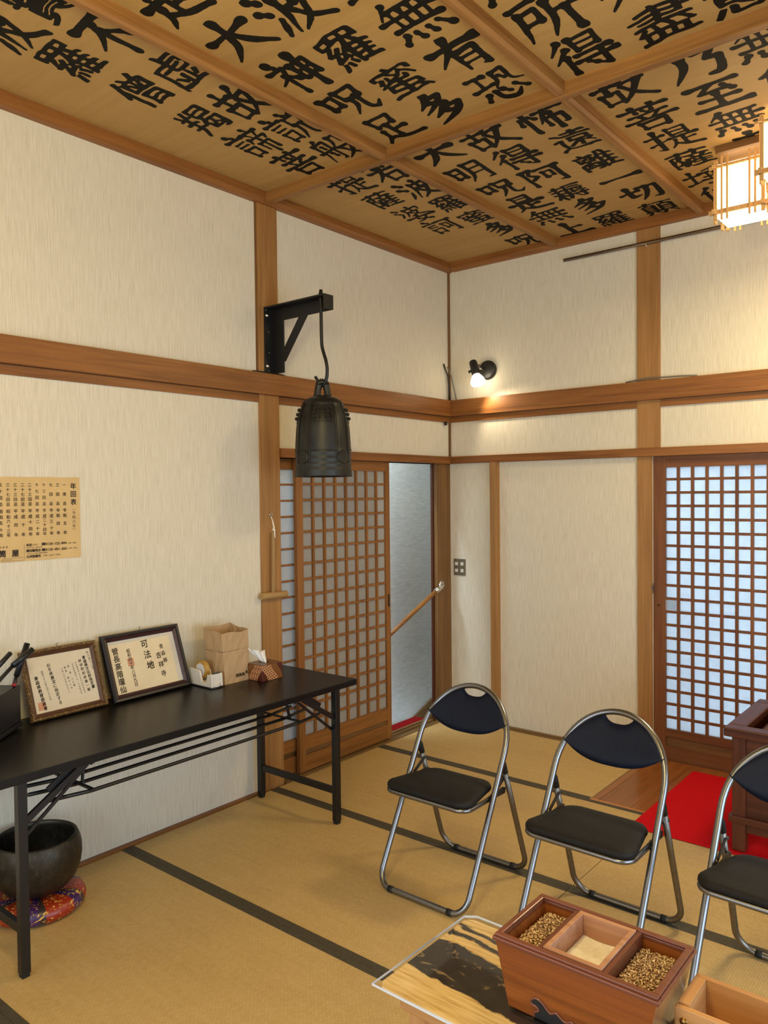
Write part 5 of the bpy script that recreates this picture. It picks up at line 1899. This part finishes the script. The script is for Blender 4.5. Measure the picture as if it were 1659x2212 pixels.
X0, X1, Y0, Y1_ = x0 - 0.032, x1 + 0.032, y0 - 0.012, y1 + 0.012
for bb, mm in (((X0, X1, Y0, Y0 + 0.075), 'red_wood_x'), ((X0, X1, Y1_ - 0.075, Y1_), 'red_wood_x'), ((X0, X0 + 0.075, Y0 + 0.0755, Y1_ - 0.0755), 'red_wood_y'), ((X1 - 0.075, X1, Y0 + 0.0755, Y1_ - 0.0755), 'red_wood_y')):
    obj('top_rail', MB().box(*bb, zt - 0.04, zt), mm, t, bevel=0.006)
for i in range(7):
    xx = X0 + 0.115 + i * 0.100
    b = MB().prism([(xx, zt - 0.03), (xx + 0.03, zt - 0.06), (xx + 0.06, zt - 0.03), (xx + 0.03, zt - 0.006)], Y0 + 0.0755, Y1_ - 0.0755, 'xz')
    obj('slat', b, 'red_wood_y', t)

# ------------------------------------------------------------------ incense table with acrylic sheet
t = thing('incense_table', 'table of pale wood with a bold black figure in the right foreground', 'table', (2.25, -3.535, 0))
TT = 0.694
pl = [(2.262, -3.528), (3.18, -3.528), (3.18, -3.232), (2.275, -3.232), (2.264, -3.238), (2.256, -3.252), (2.252, -3.515)]
obj('table_top', MB().prism(pl, TT - 0.010, TT, 'xy'), 'figured_top', t, bevel=0.0025, seg=3)
pl2 = [(2.285, -3.508), (3.16, -3.508), (3.16, -3.252), (2.285, -3.252)]
obj('apron', MB().prism(pl2, TT - 0.045, TT - 0.0105, 'xy'), 'tray_wood_x', t, bevel=0.008, seg=4)
for xx in (2.30, 3.10):
    for yy in (-3.495, -3.300):
        obj('leg', MB().box(xx, xx + 0.034, yy, yy + 0.034, 0.002, TT - 0.046), 'tray_wood_z', t, bevel=0.002)
ac = [(2.247, -3.538), (3.185, -3.538), (3.185, -3.224), (2.276, -3.224), (2.253, -3.240)]
am = MB().prism(ac, TT + 0.0004, TT + 0.0052, 'xy')
am.mi = [0, 0] + [1] * (len(am.f) - 2)
o = obj('acrylic_sheet', am, ['acrylic', 'acrylic_edge_glare'], loc=(2.7, -3.38, TT))
tag(o, 'clear acrylic sheet with a cut corner covering the pale figured table', 'sheet')

# ------------------------------------------------------------------ incense box
IT = TT + 0.0056
t = thing('incense_box', 'reddish-brown wooden incense box with three open compartments on the table', 'incense box', (2.595, -3.355, IT))
ix0, ix1, iy0, iy1, iz = 2.450, 2.742, -3.443, -3.266, 0.822
tb = 0.026   # taper at the bottom


def wall_slab(p_top, p_bot, q_top, q_bot, th, nrmv):
    n_ = Vector(nrmv) * th
    a, b_, c, d = Vector(p_bot), Vector(q_bot), Vector(q_top), Vector(p_top)
    vs = [a, b_, c, d, a + n_, b_ + n_, c + n_, d + n_]
    return vs, [(0, 1, 2, 3), (7, 6, 5, 4), (0, 4, 5, 1), (1, 5, 6, 2), (2, 6, 7, 3), (3, 7, 4, 0)]


zr = iz - 0.012
b = MB()
b.add(*wall_slab((ix0 + .003, iy0 + .002, zr), (ix0 + tb, iy0 + .006, IT), (ix1 - .003, iy0 + .002, zr), (ix1 - tb, iy0 + .006, IT), 0.010, (0, 1, 0)))
obj('front_board', b, 'incense_wood_x', t)
b = MB().add(*wall_slab((ix0 + .003, iy1 - .002, zr), (ix0 + tb, iy1 - .006, IT), (ix1 - .003, iy1 - .002, zr), (ix1 - tb, iy1 - .006, IT), 0.010, (0, -1, 0)))
obj('rear_board', b, 'incense_wood_x', t)
for sx, xa, xb in ((1, ix0 + .003, ix0 + tb), (-1, ix1 - .003, ix1 - tb)):
    b = MB().add(*wall_slab((xa, iy0 + .012, zr), (xb, iy0 + .014, IT), (xa, iy1 - .012, zr), (xb, iy1 - .014, IT), 0.010, (sx, 0, 0)))
    obj('end_board', b, 'incense_wood_z', t)
b = MB().box(ix0 + 0.03, ix1 - 0.03, iy0 + .018, iy1 - .018, IT + 0.03, IT + 0.037)
obj('bottom_board', b, 'incense_wood_x', t)
b = MB()
for z0_, z1_, e in ((zr, zr + 0.007, -0.002), (zr + 0.007, iz, 0.001)):
    b.box(ix0 + e, ix1 - e, iy0 + e, iy0 + 0.012, z0_, z1_)
    b.box(ix0 + e, ix1 - e, iy1 - 0.012, iy1 - e, z0_, z1_)
    b.box(ix0 + e, ix0 + 0.012, iy0 + 0.012, iy1 - 0.012, z0_, z1_)
    b.box(ix1 - 0.012, ix1 - e, iy0 + 0.012, iy1 - 0.012, z0_, z1_)
obj('rim', b, 'incense_rim_x', t, bevel=0.0015)
L_ = ix1 - ix0
dx1, dx2 = ix0 + L_ * 0.285, ix0 + L_ * 0.685
for xx in (dx1, dx2):
    obj('divider', MB().box(xx - 0.004, xx + 0.004, iy0 + 0.013, iy1 - 0.013, IT + 0.037, iz - 0.002), 'incense_rim_y', t)
# carved scroll opening low on the front, its inner shade a flat black sheet
yf = iy0 + 0.0046
b = MB()
cxx = 2.596
ol = [(-0.070, -0.006), (-0.070, 0.004), (-0.062, 0.010), (-0.066, 0.016), (-0.074, 0.017), (-0.076, 0.024), (-0.068, 0.031), (-0.056, 0.029), (-0.046, 0.020), (-0.038, 0.015), (-0.028, 0.020), (-0.012, 0.011), (0.0, 0.016), (0.012, 0.011), (0.028, 0.020), (0.038, 0.015), (0.046, 0.020), (0.056, 0.029), (0.068, 0.031), (0.076, 0.024), (0.074, 0.017), (0.066, 0.016), (0.062, 0.010), (0.070, 0.004), (0.070, -0.006)]
def fy(z):
    return iy0 + 0.002 + (0.004) * (zr - z) / (zr - IT)
pts = []
for i in range(len(ol) - 1):
    p0, p1, p2, p3 = [np.array(ol[min(max(j, 0), len(ol) - 1)]) for j in (i - 1, i, i + 1, i + 2)]
    for k_ in range(5):
        f = k_ / 5
        q = 0.5 * (2 * p1 + (p2 - p0) * f + (2 * p0 - 5 * p1 + 4 * p2 - p3) * f * f + (3 * p1 - p0 - 3 * p2 + p3) * f ** 3)
        pts.append((cxx + q[0] * 0.98, IT + 0.006 + q[1] * 0.95))
pts.append((cxx + ol[-1][0] * .98, IT + 0.006 + ol[-1][1] * .95))
b.add([(a, fy(c) - 0.0010, max(c, IT + 0.0005)) for a, c in pts], [tuple(range(len(pts)))], 0)
obj('opening_shade', b, 'rubber', t, recalc=False)
b = MB().tube([(a, fy(c) - 0.0012, max(c, IT + 0.0022)) for a, c in pts], 0.0022, 7)
obj('scroll_moulding', b, 'incense_rim_x', t)
# ash tray insert
t2 = thing('ash_tray', 'square wooden ash tray insert in the middle of the incense box', 'ash tray', ((dx1 + dx2) / 2, -3.355, IT + 0.04))
ax0, ax1, ay0, ay1 = dx1 + 0.0055, dx2 - 0.0055, iy0 + 0.0145, iy1 - 0.0145
b = MB()
e = 0.009
zt_ = iz + 0.001
for (xa, xb, ya, yb) in ((ax0, ax1, ay0, ay0 + e), (ax0, ax1, ay1 - e, ay1), (ax0, ax0 + e, ay0 + e, ay1 - e), (ax1 - e, ax1, ay0 + e, ay1 - e)):
    b.box(xa, xb, ya, yb, IT + 0.040, zt_)
b.box(ax0 + e, ax1 - e, ay0 + e, ay1 - e, IT + 0.040, IT + 0.044)
obj('tray_body', b, 'insert_wood_x', t2, bevel=0.001)
b = MB()
nu, nv = 18, 18
for i in range(nu + 1):
    for j in range(nv + 1):
        u, v = i / nu, j / nv
        b.v.append((ax0 + e + .0005 + (ax1 - ax0 - 2 * e - .001) * u, ay0 + e + .0005 + (ay1 - ay0 - 2 * e - .001) * v, iz - 0.040 + 0.0012 * math.sin(7 * u + 2 * v) + 0.004 * (abs(u - .5) ** 4 + abs(v - .5) ** 4) * 4))
for i in range(nu):
    for j in range(nv):
        p = i * (nv + 1) + j
        b.f.append([p, p + nv + 1, p + nv + 2, p + 1]); b.mi.append(0); b.sm.append(True)
o = obj('ash_bed', b, 'ash', loc=((ax0 + ax1) / 2, -3.355, iz - 0.045))
tag(o, 'pale smoothed ash filling the square tray inside the incense box', 'ash')
o['kind'] = 'stuff'


def chips(x0, x1, y0, y1, zbase, label, n, seed):
    rg_ = np.random.RandomState(seed)
    b = MB()
    # packed bed below the loose chips
    b.box(x0, x1, y0, y1, IT + 0.0375, zbase - 0.003)
    for _ in range(n):
        x, y = rg_.uniform(x0 + .003, x1 - .003), rg_.uniform(y0 + .003, y1 - .003)
        ee = min(x - x0, x1 - x, y - y0, y1 - y)
        z = zbase + 0.006 * min(1, ee / 0.03) + rg_.uniform(-0.003, 0.002)
        l, w_, h_ = rg_.uniform(.0022, .0042), rg_.uniform(.0007, .0012), rg_.uniform(.0003, .0006)
        a, e_ = rg_.uniform(0, 2 * PI), rg_.uniform(-0.6, 0.6)
        d = Vector((math.cos(a) * math.cos(e_), math.sin(a) * math.cos(e_), math.sin(e_)))
        b.bar(Vector((x, y, z)) - d * l, Vector((x, y, z)) + d * l, w_ * 2, h_ * 2)
    o = obj('incense_chips', b, 'incense_chip', recalc=False, loc=((x0 + x1) / 2, (y0 + y1) / 2, zbase))
    tag(o, label, 'incense')
    o['kind'] = 'stuff'


chips(ix0 + 0.0215, dx1 - 0.0045, iy0 + 0.016, iy1 - 0.016, iz - 0.025, 'brown incense chips heaped in the left compartment of the incense box', 3200, 3)
chips(dx2 + 0.0045, ix1 - 0.0215, iy0 + 0.016, iy1 - 0.016, iz - 0.027, 'brown incense chips heaped in the right compartment of the incense box', 3200, 4)

# ------------------------------------------------------------------ offering tray at the right edge
t = thing('wooden_tray', 'plain pale wooden open box with brass screws beside the incense box', 'box', (2.90, -3.325, IT))
jx0, jx1, jy0, jy1, jz = 2.747, 3.10, -3.377, -3.274, 0.783
obj('front_board', MB().box(jx0 - .003, jx1, jy0, jy0 + 0.011, IT + .0004, jz - 0.004), 'tray_wood_x', t, bevel=0.0025)
obj('rear_board', MB().box(jx0, jx1, jy1 - 0.010, jy1, IT + .0004, jz), 'tray_wood_x', t, bevel=0.001)
obj('end_board', MB().box(jx0, jx0 + 0.018, jy0 + .0112, jy1 - .0102, IT + .0004, jz), 'tray_wood_y', t, bevel=0.001)
obj('end_board', MB().box(jx1 - 0.018, jx1, jy0 + .0112, jy1 - .0102, IT + .0004, jz), 'tray_wood_y', t, bevel=0.001)
obj('bottom_board', MB().box(jx0 + .0182, jx1 - .0182, jy0 + .0112, jy1 - .0102, IT + .0004, IT + 0.008), 'tray_wood_x', t)
b = MB().lathe([(0, -0.0035), (0.004, -0.003), (0.0062, -0.0015), (0.0068, 0.0005)], 16, (jx0 + 0.012, jy0, 0.758), axis='y')
obj('screw_head', b, 'brass', t)
